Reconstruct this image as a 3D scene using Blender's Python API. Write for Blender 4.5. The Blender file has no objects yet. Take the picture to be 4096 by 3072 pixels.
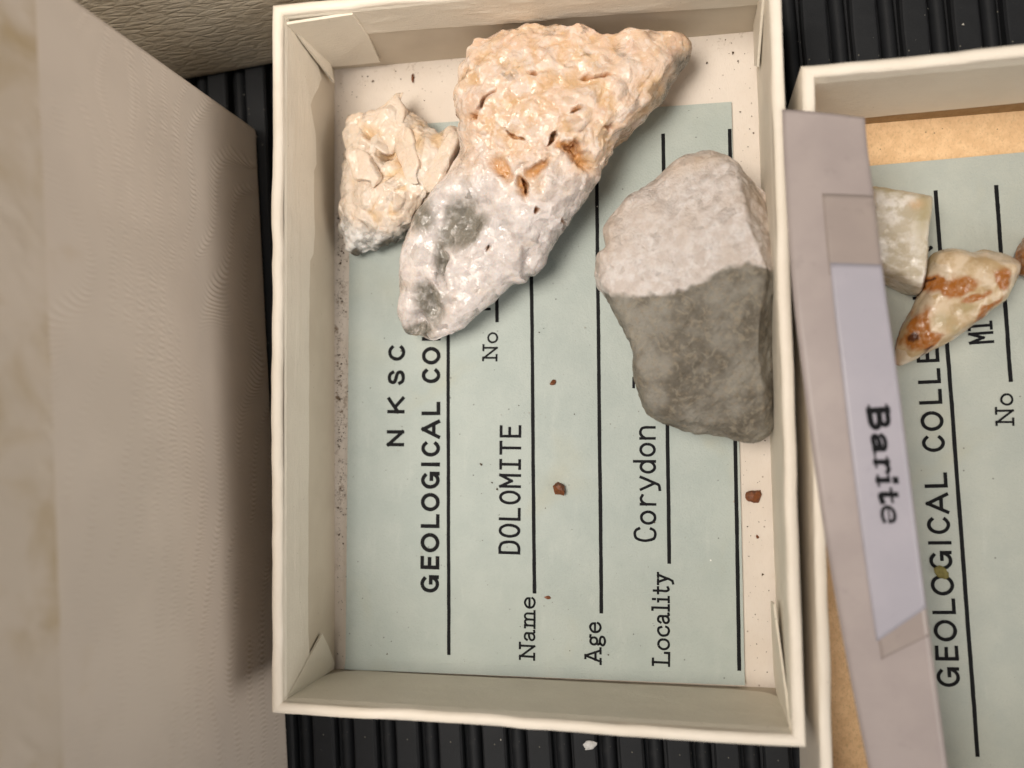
import bpy, math, random
import numpy as np
from mathutils import Matrix, Vector

S = 0.001                                   # everything below is laid out in millimetres
scn = bpy.context.scene
col = scn.collection

# ------------------------------------------------------------------ camera
CAM = np.array([18.1214, -10.3217, 115.8902])
ROT = np.array([[0.98204255, 0.02219094, 0.18734991],
                [-0.01157927, 0.99827567, -0.05754654],
                [-0.18830387, 0.05434378, 0.98060614]])
FPX = 3470.7                                # focal length in pixels of the 4096 wide photograph
cam_d = bpy.data.cameras.new('camera')
cam = bpy.data.objects.new('camera', cam_d)
col.objects.link(cam)
M4 = Matrix([list(ROT[i]) + [CAM[i] * S] for i in range(3)] + [[0, 0, 0, 1]])
cam.matrix_world = M4
cam_d.sensor_width = 36.0
cam_d.sensor_fit = 'HORIZONTAL'
cam_d.lens = FPX / 4096 * 36.0
cam_d.clip_start = 0.002
cam_d.clip_end = 20.0
cam_d.dof.use_dof = True
cam_d.dof.focus_distance = 0.1128
cam_d.dof.aperture_fstop = 14.5
scn.camera = cam

# ------------------------------------------------------------------ world and lamps
world = bpy.data.worlds.new('World')
scn.world = world
world.use_nodes = True
bg = world.node_tree.nodes['Background']
bg.inputs[0].default_value = (0.92, 0.96, 1.0, 1)
bg.inputs[1].default_value = 0.09

def area(name, loc, target, sx, sy, power, colour, spread=180):
    d = bpy.data.lights.new(name, 'AREA')
    d.shape = 'RECTANGLE'
    d.size, d.size_y = sx * S, sy * S
    d.energy = power
    d.spread = math.radians(spread)
    d.color = colour
    o = bpy.data.objects.new(name, d)
    col.objects.link(o)
    o.location = [c * S for c in loc]
    o.rotation_euler = (Vector(target) - Vector(loc)).to_track_quat('-Z', 'Y').to_euler()
    return o

area('ceiling_lamp', (-104, 22, 400), (-14, 48, 0), 210, 190, 0.27, (1.0, 0.915, 0.82), 60)
area('side_lamp', (320, -30, 200), (-42, 104, 34), 300, 320, 0.185, (1.0, 0.93, 0.86), 58)
area('front_lamp', (60, -330, 330), (10, 0, 0), 300, 160, 0.19, (0.84, 0.9, 1.0))

vs = scn.view_settings
vs.view_transform = 'Standard'
vs.look = 'None'
vs.exposure = 0.0
vs.gamma = 1.0
vs.use_curve_mapping = False
scn.render.film_transparent = False

# ------------------------------------------------------------------ photograph -> place
K = 4096 / 2212.0                           # readings were taken on a 2212 wide view of the photograph

def at(x, y, z, k=K):
    d = ROT @ np.array([(x * k - 2048) / FPX, -(y * k - 1536) / FPX, -1.0])
    return CAM + d * ((z - CAM[2]) / d[2])

def src(x, y, z):
    return at(x, y, z, 1.0)

# ------------------------------------------------------------------ noise
def rnd(i, j, k, s):
    i = i.astype(np.int64); j = j.astype(np.int64); k = k.astype(np.int64)
    h = (i * 374761393 + j * 668265263 + k * 1440662683 + s * 974634777) & 0xffffffff
    h = ((h ^ (h >> 13)) * 1274126177) & 0xffffffff
    h = ((h ^ (h >> 16)) * 2246822519) & 0xffffffff
    h = h ^ (h >> 15)
    return h / 4294967296.0

def vnoise(P, cell, seed):
    Q = P / cell
    I = np.floor(Q); F = Q - I
    F = F * F * (3 - 2 * F)
    I = I.astype(np.int64)
    r = 0
    for a in (0, 1):
        for b in (0, 1):
            for c in (0, 1):
                w = (F[:, 0] if a else 1 - F[:, 0]) * (F[:, 1] if b else 1 - F[:, 1]) * (F[:, 2] if c else 1 - F[:, 2])
                r = r + w * rnd(I[:, 0] + a, I[:, 1] + b, I[:, 2] + c, seed)
    return r * 2 - 1

def fbm(P, cell, seed, octaves=4):
    r = 0; a = 1.0; t = 0
    for o in range(octaves):
        r = r + a * vnoise(P, cell / 2 ** o, seed + o * 17); t += a; a *= 0.5
    return r / t

def crystals(P, cell, seed, shape=(1, 1, 1)):
    """distance to the nearest of many randomly turned block crystals, and a random number per crystal"""
    Q = P / cell
    I = np.floor(Q).astype(np.int64)
    best = np.full(len(P), 9.0); idr = np.zeros(len(P))
    for a in (-1, 0, 1):
        for b in (-1, 0, 1):
            for c in (-1, 0, 1):
                i, j, k = I[:, 0] + a, I[:, 1] + b, I[:, 2] + c
                d = np.stack([Q[:, 0] - i - rnd(i, j, k, seed), Q[:, 1] - j - rnd(i, j, k, seed + 1), Q[:, 2] - k - rnd(i, j, k, seed + 2)], 1)
                q = np.stack([rnd(i, j, k, seed + n) for n in (3, 4, 5, 6)], 1) - 0.5
                q /= np.linalg.norm(q, axis=1)[:, None] + 1e-9
                w, x, y, z = q.T
                l = np.abs(np.stack([
                    (1 - 2 * (y * y + z * z)) * d[:, 0] + 2 * (x * y - z * w) * d[:, 1] + 2 * (x * z + y * w) * d[:, 2],
                    2 * (x * y + z * w) * d[:, 0] + (1 - 2 * (x * x + z * z)) * d[:, 1] + 2 * (y * z - x * w) * d[:, 2],
                    2 * (x * z - y * w) * d[:, 0] + 2 * (y * z + x * w) * d[:, 1] + (1 - 2 * (x * x + y * y)) * d[:, 2]], 1)) * np.array(shape)
                m = l.max(1)
                u = m < best
                best = np.where(u, m, best)
                idr = np.where(u, rnd(i, j, k, seed + 9), idr)
    return best, idr

def sstep(a, b, x):
    t = np.clip((x - a) / (b - a), 0, 1)
    return t * t * (3 - 2 * t)

# ------------------------------------------------------------------ objects
def tag(o, label=None, cat=None, group=None, kind=None):
    if label: o['label'] = label
    if cat: o['category'] = cat
    if group: o['group'] = group
    if kind: o['kind'] = kind
    return o

def empty(name, loc):
    o = bpy.data.objects.new(name, None)
    o.empty_display_size = 0.01
    o.location = [c * S for c in loc]
    col.objects.link(o)
    o['base'] = [float(c) for c in loc]
    return o

def obj(name, V, F, mat, parent=None, base=None, smooth=False, attrs=None):
    """one mesh object; V in millimetres, in place"""
    V = np.asarray(V, float)
    top = parent
    b = np.array([0., 0., 0.])
    if parent is not None:
        t = parent
        while t is not None and 'base' not in t.keys(): t = t.parent
        if t is not None: b = np.array(t['base'][:])
    elif base is not None:
        b = np.array(base, float)
    me = bpy.data.meshes.new(name)
    me.from_pydata(((V - b) * S).tolist(), [], [list(map(int, f)) for f in F] if not isinstance(F, np.ndarray) else F.tolist())
    if smooth: me.polygons.foreach_set('use_smooth', [True] * len(me.polygons))
    if attrs:
        for k, a in attrs.items():
            at_ = me.attributes.new(k, 'FLOAT', 'POINT')
            at_.data.foreach_set('value', np.asarray(a, dtype=np.float32))
    me.materials.append(mat)
    me.update()
    o = bpy.data.objects.new(name, me)
    col.objects.link(o)
    if parent is not None: o.parent = parent
    else:
        o.location = b * S
        o['base'] = [float(c) for c in b]
    return o

def grid_faces(n, m, wrap=False):
    """n rows of m points"""
    a = np.arange(n - 1)[:, None] * m + np.arange(m if wrap else m - 1)[None, :]
    b = np.arange(n - 1)[:, None] * m + (np.arange(m if wrap else m - 1)[None, :] + 1) % m
    return np.stack([a, b, b + m, a + m], -1).reshape(-1, 4)

def solidify(o, t, offset=0):
    md = o.modifiers.new('thickness', 'SOLIDIFY'); md.thickness = t * S; md.offset = offset

# ------------------------------------------------------------------ materials
class Nodes:
    def __init__(s, name):
        s.m = bpy.data.materials.new(name); s.m.use_nodes = True
        s.t = s.m.node_tree; s.t.nodes.clear()
        s.out = s.t.nodes.new('ShaderNodeOutputMaterial')
        s.p = s.t.nodes.new('ShaderNodeBsdfPrincipled')
        s.t.links.new(s.p.outputs[0], s.out.inputs[0])
        tc = s.t.nodes.new('ShaderNodeTexCoord')
        mp = s.t.nodes.new('ShaderNodeVectorMath'); mp.operation = 'SCALE'; mp.inputs['Scale'].default_value = 1000.0
        s.t.links.new(tc.outputs['Object'], mp.inputs[0])
        s.mm = mp.outputs[0]                 # object coordinates in millimetres
    def link(s, a, b): s.t.links.new(a, b)
    def put(s, sock, v):
        if isinstance(v, bpy.types.NodeSocket): s.link(v, sock)
        elif isinstance(v, tuple) and len(v) == 3 and sock.type == 'RGBA': sock.default_value = (*v, 1)
        else: sock.default_value = v
    def noise(s, scale, detail=3, rough=0.55, vec=None, dist=0.0, stretch=None):
        n = s.t.nodes.new('ShaderNodeTexNoise'); n.inputs['Scale'].default_value = scale
        n.inputs['Detail'].default_value = detail; n.inputs['Roughness'].default_value = rough; n.inputs['Distortion'].default_value = dist
        v = vec or s.mm
        if stretch: v = s.vscale(v, stretch)
        s.link(v, n.inputs['Vector']); return n.outputs['Fac']
    def vscale(s, v, k):
        n = s.t.nodes.new('ShaderNodeVectorMath'); n.operation = 'MULTIPLY'; s.link(v, n.inputs[0]); n.inputs[1].default_value = k; return n.outputs[0]
    def voro(s, scale, feature='F1', out='Distance', vec=None, rand=1.0):
        n = s.t.nodes.new('ShaderNodeTexVoronoi'); n.feature = feature; n.inputs['Scale'].default_value = scale; n.inputs['Randomness'].default_value = rand
        s.link(vec or s.mm, n.inputs['Vector']); return n.outputs[out]
    def sep(s, v=None):
        n = s.t.nodes.new('ShaderNodeSeparateXYZ'); s.link(v or s.mm, n.inputs[0]); return n.outputs
    def math(s, op, a, b=None, c=None, clamp=False):
        n = s.t.nodes.new('ShaderNodeMath'); n.operation = op; n.use_clamp = clamp
        for i, v in enumerate((a, b, c)):
            if v is not None: s.put(n.inputs[i], v)
        return n.outputs[0]
    def ramp(s, f, lo, hi, a=0.0, b=1.0):
        n = s.t.nodes.new('ShaderNodeMapRange'); n.interpolation_type = 'SMOOTHSTEP'
        s.put(n.inputs[0], f)
        for i, v in enumerate((lo, hi, a, b)): n.inputs[i + 1].default_value = v
        return n.outputs[0]
    def mix(s, f, a, b, mode='MIX'):
        n = s.t.nodes.new('ShaderNodeMix'); n.data_type = 'RGBA'; n.blend_type = mode
        s.put(n.inputs[0], f); s.put(n.inputs[6], a); s.put(n.inputs[7], b); return n.outputs[2]
    def attr(s, name):
        n = s.t.nodes.new('ShaderNodeAttribute'); n.attribute_name = name; return n.outputs['Fac']
    def bump(s, h, strength, dist_mm):
        n = s.t.nodes.new('ShaderNodeBump'); n.inputs['Strength'].default_value = strength; n.inputs['Distance'].default_value = dist_mm * S
        s.put(n.inputs['Height'], h); s.link(n.outputs[0], s.p.inputs['Normal']); return n
    def facets(s, scale, k, vec=None, stretch=None):
        """each small crystal face turned its own way"""
        v = vec or s.mm
        if stretch: v = s.vscale(v, stretch)
        c = s.voro(scale, out='Color', vec=v)
        g = s.t.nodes.new('ShaderNodeNewGeometry')
        a = s.t.nodes.new('ShaderNodeVectorMath'); a.operation = 'MULTIPLY_ADD'
        s.link(c, a.inputs[0]); a.inputs[1].default_value = (k, k, k)
        b = s.t.nodes.new('ShaderNodeVectorMath'); b.operation = 'SUBTRACT'
        s.link(g.outputs['Normal'], b.inputs[0]); b.inputs[1].default_value = (k / 2, k / 2, k / 2)
        s.link(b.outputs[0], a.inputs[2])
        n = s.t.nodes.new('ShaderNodeVectorMath'); n.operation = 'NORMALIZE'; s.link(a.outputs[0], n.inputs[0])
        return n.outputs[0], s.sep(c)[1]
    def done(s, colour, rough=0.6, spec=0.4, sss=0.0, sss_mm=1.0, radius=(1, 0.6, 0.4)):
        s.put(s.p.inputs['Base Color'], colour); s.put(s.p.inputs['Roughness'], rough)
        s.p.inputs['Specular IOR Level'].default_value = spec
        if sss:
            s.p.inputs['Subsurface Weight'].default_value = sss; s.p.inputs['Subsurface Radius'].default_value = radius; s.p.inputs['Subsurface Scale'].default_value = sss_mm * S
        return s.m

def specks(n, scale, lo, hi):
    """small scattered specks: only some cells carry one"""
    d = n.voro(scale); c = n.voro(scale, out='Color')
    r = n.sep(c)[0]
    keep = n.math('GREATER_THAN', r, 0.72)
    return n.math('MULTIPLY', n.ramp(d, lo, hi, 1.0, 0.0), keep)

def paper_cream(name, c1, c2, streak=(0.25, 0.25, 3.0), bump=0.5):
    n = Nodes(name)
    f = n.noise(0.12, 4)
    colr = n.mix(n.ramp(f, 0.35, 0.68), c1, c2)
    st = n.noise(1.5, 3, stretch=streak)
    colr = n.mix(n.math('MULTIPLY', n.ramp(st, 0.55, 0.75), 0.18), colr, tuple(x * 0.82 for x in c2))
    fine = n.noise(5.0, 3)
    h = n.math('ADD', n.math('MULTIPLY', st, 0.6), n.math('MULTIPLY', fine, 0.3))
    n.bump(h, bump, 0.25)
    sp = specks(n, 0.55, 0.02, 0.07)
    colr = n.mix(n.math('MULTIPLY', sp, 0.45), colr, (0.16, 0.1, 0.06))
    return n.done(colr, 0.5, 0.35)

M = {}
M['wall'] = paper_cream('cream_wall_paper', (0.83, 0.755, 0.645), (0.79, 0.71, 0.595))
M['lining'] = paper_cream('cream_lining_paper', (0.77, 0.705, 0.59), (0.725, 0.66, 0.55), streak=(0.6, 0.6, 3.0), bump=0.6)

M['board'] = paper_cream('tan_wall_board', (0.60, 0.525, 0.415), (0.55, 0.475, 0.37), bump=0.12)

def mk_floor():
    n = Nodes('cream_floor_paper')
    f = n.noise(0.1, 4)
    c = n.mix(n.ramp(f, 0.35, 0.65), (0.71, 0.64, 0.565), (0.66, 0.585, 0.505))
    fib = n.noise(3.0, 4, stretch=(2.0, 0.5, 1.0))
    c = n.mix(n.math('MULTIPLY', n.ramp(fib, 0.52, 0.72), 0.22), c, (0.56, 0.46, 0.37))
    s1 = specks(n, 0.8, 0.05, 0.13)
    c = n.mix(n.math('MULTIPLY', s1, 0.6), c, (0.17, 0.1, 0.06))
    # dust gathered along the foot of one long wall
    x, y, z = n.sep()
    near = n.ramp(x, -29.7, -26.4, 1.0, 0.0)
    mid = n.math('MULTIPLY', n.ramp(y, -38.0, -8.0), n.ramp(y, 18.0, 30.0, 1.0, 0.0))
    grit = n.noise(1.5, 4, 0.7)
    clump = n.noise(0.35, 2)
    g = n.math('MULTIPLY', n.math('MULTIPLY', near, mid), n.ramp(clump, 0.35, 0.6))
    g = n.math('MULTIPLY', g, n.ramp(grit, 0.52, 0.58))
    c = n.mix(n.math('MULTIPLY', g, 0.9), c, (0.16, 0.09, 0.035))
    back = n.math('MULTIPLY', n.ramp(y, 38.0, 42.5), n.ramp(grit, 0.58, 0.68))
    c = n.mix(n.math('MULTIPLY', back, 0.4), c, (0.25, 0.16, 0.08))
    n.bump(n.math('ADD', fib, n.math('MULTIPLY', g, 0.8)), 0.2, 0.15)
    return n.done(c, 0.6, 0.3)
M['floor'] = mk_floor()

def mk_card(name, c1, c2):
    n = Nodes(name)
    f = n.noise(0.16, 4)
    c = n.mix(n.ramp(f, 0.35, 0.66), c1, c2)
    blot = n.noise(0.06, 3, dist=0.6)
    c = n.mix(n.math('MULTIPLY', n.ramp(blot, 0.56, 0.74), 0.32), c, (0.47, 0.44, 0.30))
    fib = n.noise(4.0, 4)
    c = n.mix(n.math('MULTIPLY', n.ramp(fib, 0.48, 0.72), 0.22), c, (0.33, 0.37, 0.34))
    scuff = n.noise(0.5, 5, 0.7, stretch=(1.0, 0.25, 1.0))
    c = n.mix(n.math('MULTIPLY', n.ramp(scuff, 0.56, 0.72), 0.16), c, (0.60, 0.63, 0.58))
    c = n.mix(n.math('MULTIPLY', specks(n, 0.62, 0.03, 0.1), 0.65), c, (0.07, 0.06, 0.055))
    c = n.mix(n.math('MULTIPLY', specks(n, 0.27, 0.02, 0.06), 0.6), c, (0.36, 0.17, 0.06))
    c = n.mix(specks(n, 0.21, 0.012, 0.035), c, (0.85, 0.85, 0.82))
    n.bump(n.math('ADD', fib, n.math('MULTIPLY', n.noise(0.9, 4), 1.4)), 0.35, 0.2)
    return n.done(c, 0.55, 0.3)
M['card'] = mk_card('pale_green_card', (0.435, 0.482, 0.448), (0.40, 0.45, 0.42))
M['card_b'] = mk_card('grey_green_card', (0.44, 0.465, 0.415), (0.40, 0.43, 0.39))

def mk_ink(name, c, worn=0.35):
    n = Nodes(name)
    w = n.ramp(n.noise(4.5, 4, 0.7), 0.60, 0.74)
    return n.done(n.mix(n.math('MULTIPLY', w, worn), c, (0.07, 0.075, 0.07)), 0.65, 0.12)
M['ink'] = mk_ink('black_print', (0.008, 0.008, 0.009))
M['type'] = mk_ink('typed_ink', (0.007, 0.007, 0.009), 0.4)

def mk_rubber():
    n = Nodes('black_rubber')
    c = n.mix(n.noise(0.5, 4), (0.010, 0.011, 0.0125), (0.017, 0.018, 0.020))
    haze = n.ramp(n.noise(0.35, 5, 0.7), 0.56, 0.8)
    c = n.mix(n.math('MULTIPLY', haze, 0.14), c, (0.16, 0.15, 0.13))
    c = n.mix(n.math('MULTIPLY', specks(n, 0.9, 0.05, 0.12), 0.5), c, (0.26, 0.24, 0.19))
    c = n.mix(specks(n, 0.33, 0.02, 0.05), c, (0.5, 0.48, 0.42))
    n.bump(n.noise(4.0, 3), 0.12, 0.15)
    return n.done(c, n.ramp(haze, 0, 1, 0.6, 0.8), 0.22)
M['rubber'] = mk_rubber()

def mk_moire():
    """cream box paper embossed with rows of little crescents"""
    n = Nodes('moire_embossed_paper')
    x, y, z = n.sep()
    n.bump(n.noise(1.6, 4), 0.12, 0.2)
    c = n.mix(n.ramp(n.noise(0.07, 3), 0.35, 0.65), (0.70, 0.61, 0.52), (0.655, 0.57, 0.485))
    st = n.ramp(n.noise(0.085, 4, dist=0.4), 0.60, 0.74)
    c = n.mix(n.math('MULTIPLY', n.math('MULTIPLY', st, n.ramp(z, 34, 50)), 0.5), c, (0.50, 0.36, 0.2))
    return n.done(c, 0.5, 0.35)
M['moire'] = mk_moire()

def mk_stained():
    n = Nodes('stained_paper_band')
    c = n.mix(n.ramp(n.noise(0.1, 3), 0.35, 0.65), (0.66, 0.57, 0.475), (0.62, 0.535, 0.44))
    st = n.ramp(n.noise(0.13, 4, dist=0.5), 0.40, 0.78)
    c = n.mix(n.math('MULTIPLY', st, 0.75), c, (0.44, 0.32, 0.16))
    n.bump(n.noise(1.0, 3), 0.1, 0.2)
    return n.done(c, 0.55, 0.3)
M['stained'] = mk_stained()

def mk_leather():
    n = Nodes('leather_grain_paper')
    q = n.vscale(n.mm, (0.35, 1.0, 1.0))
    w = n.noise(1.3, 5, 0.62, vec=q, dist=1.2)
    v = n.voro(0.9, feature='DISTANCE_TO_EDGE', vec=q)
    h = n.math('ADD', n.math('MULTIPLY', w, 1.2), n.ramp(v, 0.0, 0.22, 0.0, 0.5))
    n.bump(h, 0.55, 0.5)
    c = n.mix(n.ramp(w, 0.4, 0.65), (0.50, 0.43, 0.32), (0.57, 0.50, 0.385))
    return n.done(c, 0.42, 0.45)
M['leather'] = mk_leather()

def mk_kraft(name, c1, c2):
    n = Nodes(name)
    f = n.noise(0.8, 5, 0.65)
    c = n.mix(n.ramp(f, 0.35, 0.65), c1, c2)
    fl = n.noise(3.5, 4, 0.65, stretch=(1.0, 0.6, 1.0))
    c = n.mix(n.math('MULTIPLY', n.ramp(fl, 0.5, 0.66), 0.35), c, tuple(x * 0.62 for x in c2))
    x, y, z = n.sep()
    n.bump(fl, 0.3, 0.2)
    c = n.mix(n.math('MULTIPLY', specks(n, 1.1, 0.06, 0.14), 0.7), c, (0.09, 0.06, 0.035))
    return n.done(c, 0.75, 0.2)
M['kraft'] = mk_kraft('tan_board', (0.80, 0.55, 0.31), (0.70, 0.46, 0.25))
M['kraft_wall'] = mk_kraft('brown_board', (0.36, 0.235, 0.115), (0.31, 0.195, 0.09))

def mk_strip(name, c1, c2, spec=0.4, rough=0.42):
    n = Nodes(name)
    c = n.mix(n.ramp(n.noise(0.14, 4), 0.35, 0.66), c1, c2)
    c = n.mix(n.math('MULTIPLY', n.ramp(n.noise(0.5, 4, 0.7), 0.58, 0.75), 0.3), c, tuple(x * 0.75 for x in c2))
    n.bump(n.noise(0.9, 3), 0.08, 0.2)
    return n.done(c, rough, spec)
M['strip'] = mk_strip('aged_strip_with_shade', (0.375, 0.318, 0.298), (0.335, 0.283, 0.268))  # aged paper, base colour darkened further to carry the phone's shade
M['label'] = mk_strip('white_label_with_shade', (0.40, 0.375, 0.415), (0.37, 0.35, 0.39))  # white paper, the same phone shade put into its colour
M['tape'] = mk_strip('yellowed_tape', (0.35, 0.292, 0.262), (0.32, 0.266, 0.242), 0.5, 0.3)

# ------------------------------------------------------------------ rubber mat (the surface everything stands on)
def box_mesh(x0, x1, y0, y1, z0, z1):
    V = [(x, y, z) for z in (z0, z1) for y in (y0, y1) for x in (x0, x1)]
    F = [(0, 2, 3, 1), (4, 5, 7, 6), (0, 1, 5, 4), (2, 6, 7, 3), (0, 4, 6, 2), (1, 3, 7, 5)]
    return np.array(V, float), F

def prism_y(profile, y0, y1, ny, slope=-0.05, jitter=0.0, seed=0):
    """profile (x, z) swept along y; the mat lies a few degrees askew"""
    ys = np.linspace(y0, y1, ny); pr = np.array(profile, float); m = len(pr)
    V = np.zeros((ny, m, 3))
    V[:, :, 0] = pr[None, :, 0] + slope * ys[:, None]; V[:, :, 1] = ys[:, None]; V[:, :, 2] = pr[None, :, 1]
    V = V.reshape(-1, 3)
    if jitter:
        V[:, 0] += jitter * vnoise(V * np.array([1, 1, 1.]), 2.2, seed) ; V[:, 2] += 0.4 * jitter * vnoise(V + 50, 3.0, seed + 3)
    F = grid_faces(ny, m, True).tolist()
    F += [list(range(m))[::-1], list(range((ny - 1) * m, ny * m))]
    return V, F

MZ = -1.0
mat_o = empty('rubber_mat', (0, 0, -4.2))
tag(mat_o, kind='structure')
V, F = prism_y([(-170, -4.2), (170, -4.2), (170, -3.0), (-170, -3.0)], -150, 150, 2)
obj('mat_base', V, F, M['rubber'], mat_o)
PER = 6.13; X0 = 37.5
flat_me = round_me = None
for k in range(-33, 22):
    x = X0 + k * PER
    if flat_me is None:
        V, F = prism_y([(0.0, -3.1), (3.25, -3.1), (3.25, -1.35), (3.0, -1.02), (2.8, MZ), (0.45, MZ), (0.25, -1.02), (0.0, -1.35)], -148, 148, 150, jitter=0.10, seed=4)
        fo = obj('flat_rib', V, F, M['rubber'], mat_o)
        pr = [(3.75 + 1.0 * (1 - math.cos(a)), -3.1 + 1.35 * math.sin(a)) for a in np.linspace(0, math.pi, 12)]
        pr = [(3.62, -3.1)] + [(px, pz + 0.08) for px, pz in pr] + [(5.88, -3.1)]
        V, F = prism_y(pr[::-1], -148, 148, 60, jitter=0.07, seed=9)
        ro = obj('round_rib', V, F, M['rubber'], mat_o, smooth=True)
    else:
        a = fo.copy(); b = ro.copy(); col.objects.link(a); col.objects.link(b); fl, rl = a, b
        fl.location.x = (x - x_first) * S; rl.location.x = (x - x_first) * S
        continue
    flat_me = fo.data; x_first = 0.0
    fo.location.x = x * S; ro.location.x = x * S

# ------------------------------------------------------------------ open box builder
def lerp(a, b, t): return a + (b - a) * t

def make_walls(parent, Fi, Ri, Ro, Bo, mat, seed, wob=0.22, n=70):
    """four walls with rounded, slightly uneven rims; corner lists go round the box"""
    out = []
    for w in range(4):
        a, b = w, (w + 1) % 4
        us = np.linspace(0, 1, n)
        prof = []
        for v in np.linspace(0, 1, 9): prof.append(('i', v))
        for t in np.linspace(0, math.pi, 9)[1:-1]: prof.append(('r', t))
        for v in np.linspace(1, 0, 6): prof.append(('o', v))
        m = len(prof)
        V = np.zeros((n, m, 3))
        wall_dir = (Ri[b] - Ri[a]); wall_dir = wall_dir / np.linalg.norm(wall_dir)
        nrm = np.array([wall_dir[1], -wall_dir[0], 0.0])
        for j, (kd, v) in enumerate(prof):
            fi, ri = lerp(Fi[a], Fi[b], us[:, None]), lerp(Ri[a], Ri[b], us[:, None])
            ro, bo = lerp(Ro[a], Ro[b], us[:, None]), lerp(Bo[a], Bo[b], us[:, None])
            if kd == 'i': V[:, j] = lerp(fi, ri, v)
            elif kd == 'o': V[:, j] = lerp(bo, ro, v)
            else:
                V[:, j] = lerp(ri, ro, 0.5 - 0.5 * math.cos(v))
                V[:, j, 2] += 0.5 * math.sin(v)
        e = np.sin(np.pi * us) ** 0.5
        L = np.linalg.norm(Ri[b] - Ri[a])
        q = np.stack([us * L, np.full(n, 3.3 * w), np.full(n, 1.7)], 1)
        n1, n2, n3 = fbm(q, 26, seed + w, 3), fbm(q, 5.0, seed + 40 + w, 3), fbm(q, 9.0, seed + 70 + w, 3)
        for j, (kd, v) in enumerate(prof):
            hgt = v if kd != 'r' else 1.0
            V[:, j] += nrm[None, :] * (e * n1 * wob * 1.6 * hgt)[:, None]
            if kd == 'r': V[:, j, 2] += e * (0.22 * n2 + 0.18 * n3)
            if kd == 'r' or (kd == 'i' and v > 0.9): V[:, j] += nrm[None, :] * (e * n2 * 0.20)[:, None]
        o = obj('wall', V.reshape(-1, 3), grid_faces(n, m), mat, parent, smooth=True)
        o.data.materials.append(M['board'])
        cols = np.tile(np.array([1 if prof[j][0] == 'i' and prof[j + 1][0] == 'i' and prof[j][1] < 0.8 else 0 for j in range(m - 1)]), n - 1)
        o.data.polygons.foreach_set('material_index', cols.astype(np.int32))
        out.append(o)
    return out

def lining(parent, name, fi0, fi1, ri0, ri1, lower, mat, seed, off=0.16, crumple=0.0, top=0.985, n=80, m=14, lift=None, u0=0.0, u1=1.0):
    """a sheet of paper glued on the inside of a wall from the rim down to an uneven lower edge"""
    us = np.linspace(u0, u1, n)
    wd = ri1 - ri0; wd = wd / np.linalg.norm(wd); nrm = np.array([-wd[1], wd[0], 0.0])
    H = ri0[2] - fi0[2]
    low = np.array([lower(u) for u in us])
    q = np.stack([us * np.linalg.norm(ri1 - ri0), np.full(n, 5.1), np.full(n, seed * 1.3)], 1)
    low = low + 0.012 * fbm(q, 4.0, seed, 3) * (lower(0.5) > 0.05)
    V = np.zeros((n, m + 1, 3))
    for j in range(m):
        v = lerp(low, top, j / (m - 1))
        P = lerp(lerp(fi0, fi1, us[:, None]), lerp(ri0, ri1, us[:, None]), v[:, None])
        o = np.full(n, off)
        if j == m - 1: o = np.full(n, 0.02)
        if crumple:
            qq = np.stack([us * 85, v * 17, np.full(n, 2.0)], 1)
            r = fbm(qq * np.array([0.35, 1.6, 1.0]), 2.6, seed + 5, 3)
            o = o + crumple * np.maximum(r, 0) * sstep(1.0, 0.85, v) * (1.0 if j < m - 1 else 0)
        if lift is not None: o = o + np.array([lift(u, vv) for u, vv in zip(us, v)])
        V[:, j + 1] = P + nrm[None, :] * o[:, None]
    V[:, 0] = lerp(lerp(fi0, fi1, us[:, None]), lerp(ri0, ri1, us[:, None]), low[:, None]) - nrm[None, :] * 0.05
    return obj(name, V.reshape(-1, 3), grid_faces(n, m + 1), mat, parent, smooth=False)

def flap(parent, pts, nrm, mat, off=0.45, edge=0.35, lift=0.0, name='corner_fold'):
    """thin folded paper flap lying on a wall: polygon pts, proud of the wall by off, the free tip lifted"""
    P = np.array(pts, float); n = len(P); nrm = np.array(nrm, float)
    offs = np.array([off] * n) if np.isscalar(off) else np.array(off, float)
    A = P + nrm * offs[:, None]
    B = P + nrm * np.maximum(offs - edge, -0.1)[:, None]
    V = np.vstack([A, B])
    F = [list(range(n)), list(range(2 * n - 1, n - 1, -1))] + [[i, i + n, (i + 1) % n + n, (i + 1) % n] for i in range(n)]
    return obj(name, V, F, mat, parent)

# ---- box with the three dolomite pieces
HB = 16.7
v3 = lambda x, y, z: np.array([x, y, z], float)
Fi = [v3(-29.65, 42.65, 0), v3(-29.6, -42.65, 0), v3(29.95, -42.75, 0), v3(29.35, 42.4, 0)]          # TL BL BR TR
Ro = [v3(-30.96, 44.0, HB), v3(-30.65, -43.45, HB), v3(30.77, -44.15, HB), v3(30.55, 43.6, HB)]
Ri = [v3(-29.6, 42.6, HB), v3(-29.3, -42.15, HB), v3(29.4, -42.85, HB), v3(29.2, 42.3, HB)]
Bo = [v3(-30.95, 44.0, MZ), v3(-30.85, -43.9, MZ), v3(31.2, -44.05, MZ), v3(30.6, 43.7, MZ)]
box1 = empty('specimen_box', (0, 0, MZ))
tag(box1, 'open cream card box holding three pale rocks on a green dolomite label', 'box')
V = np.array([c + [0, 0, 0] for c in Bo] + [c + np.array([math.copysign(.35, c[0]), math.copysign(.35, c[1]), 0]) for c in Fi])
obj('base', V, [(4, 5, 6, 7), (3, 2, 1, 0)], M['floor'], box1)
make_walls(box1, Fi, Ri, Ro, Bo, M['wall'], 11)

def pw(xs, ys): return lambda u: float(np.interp(u, xs, ys))
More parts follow.
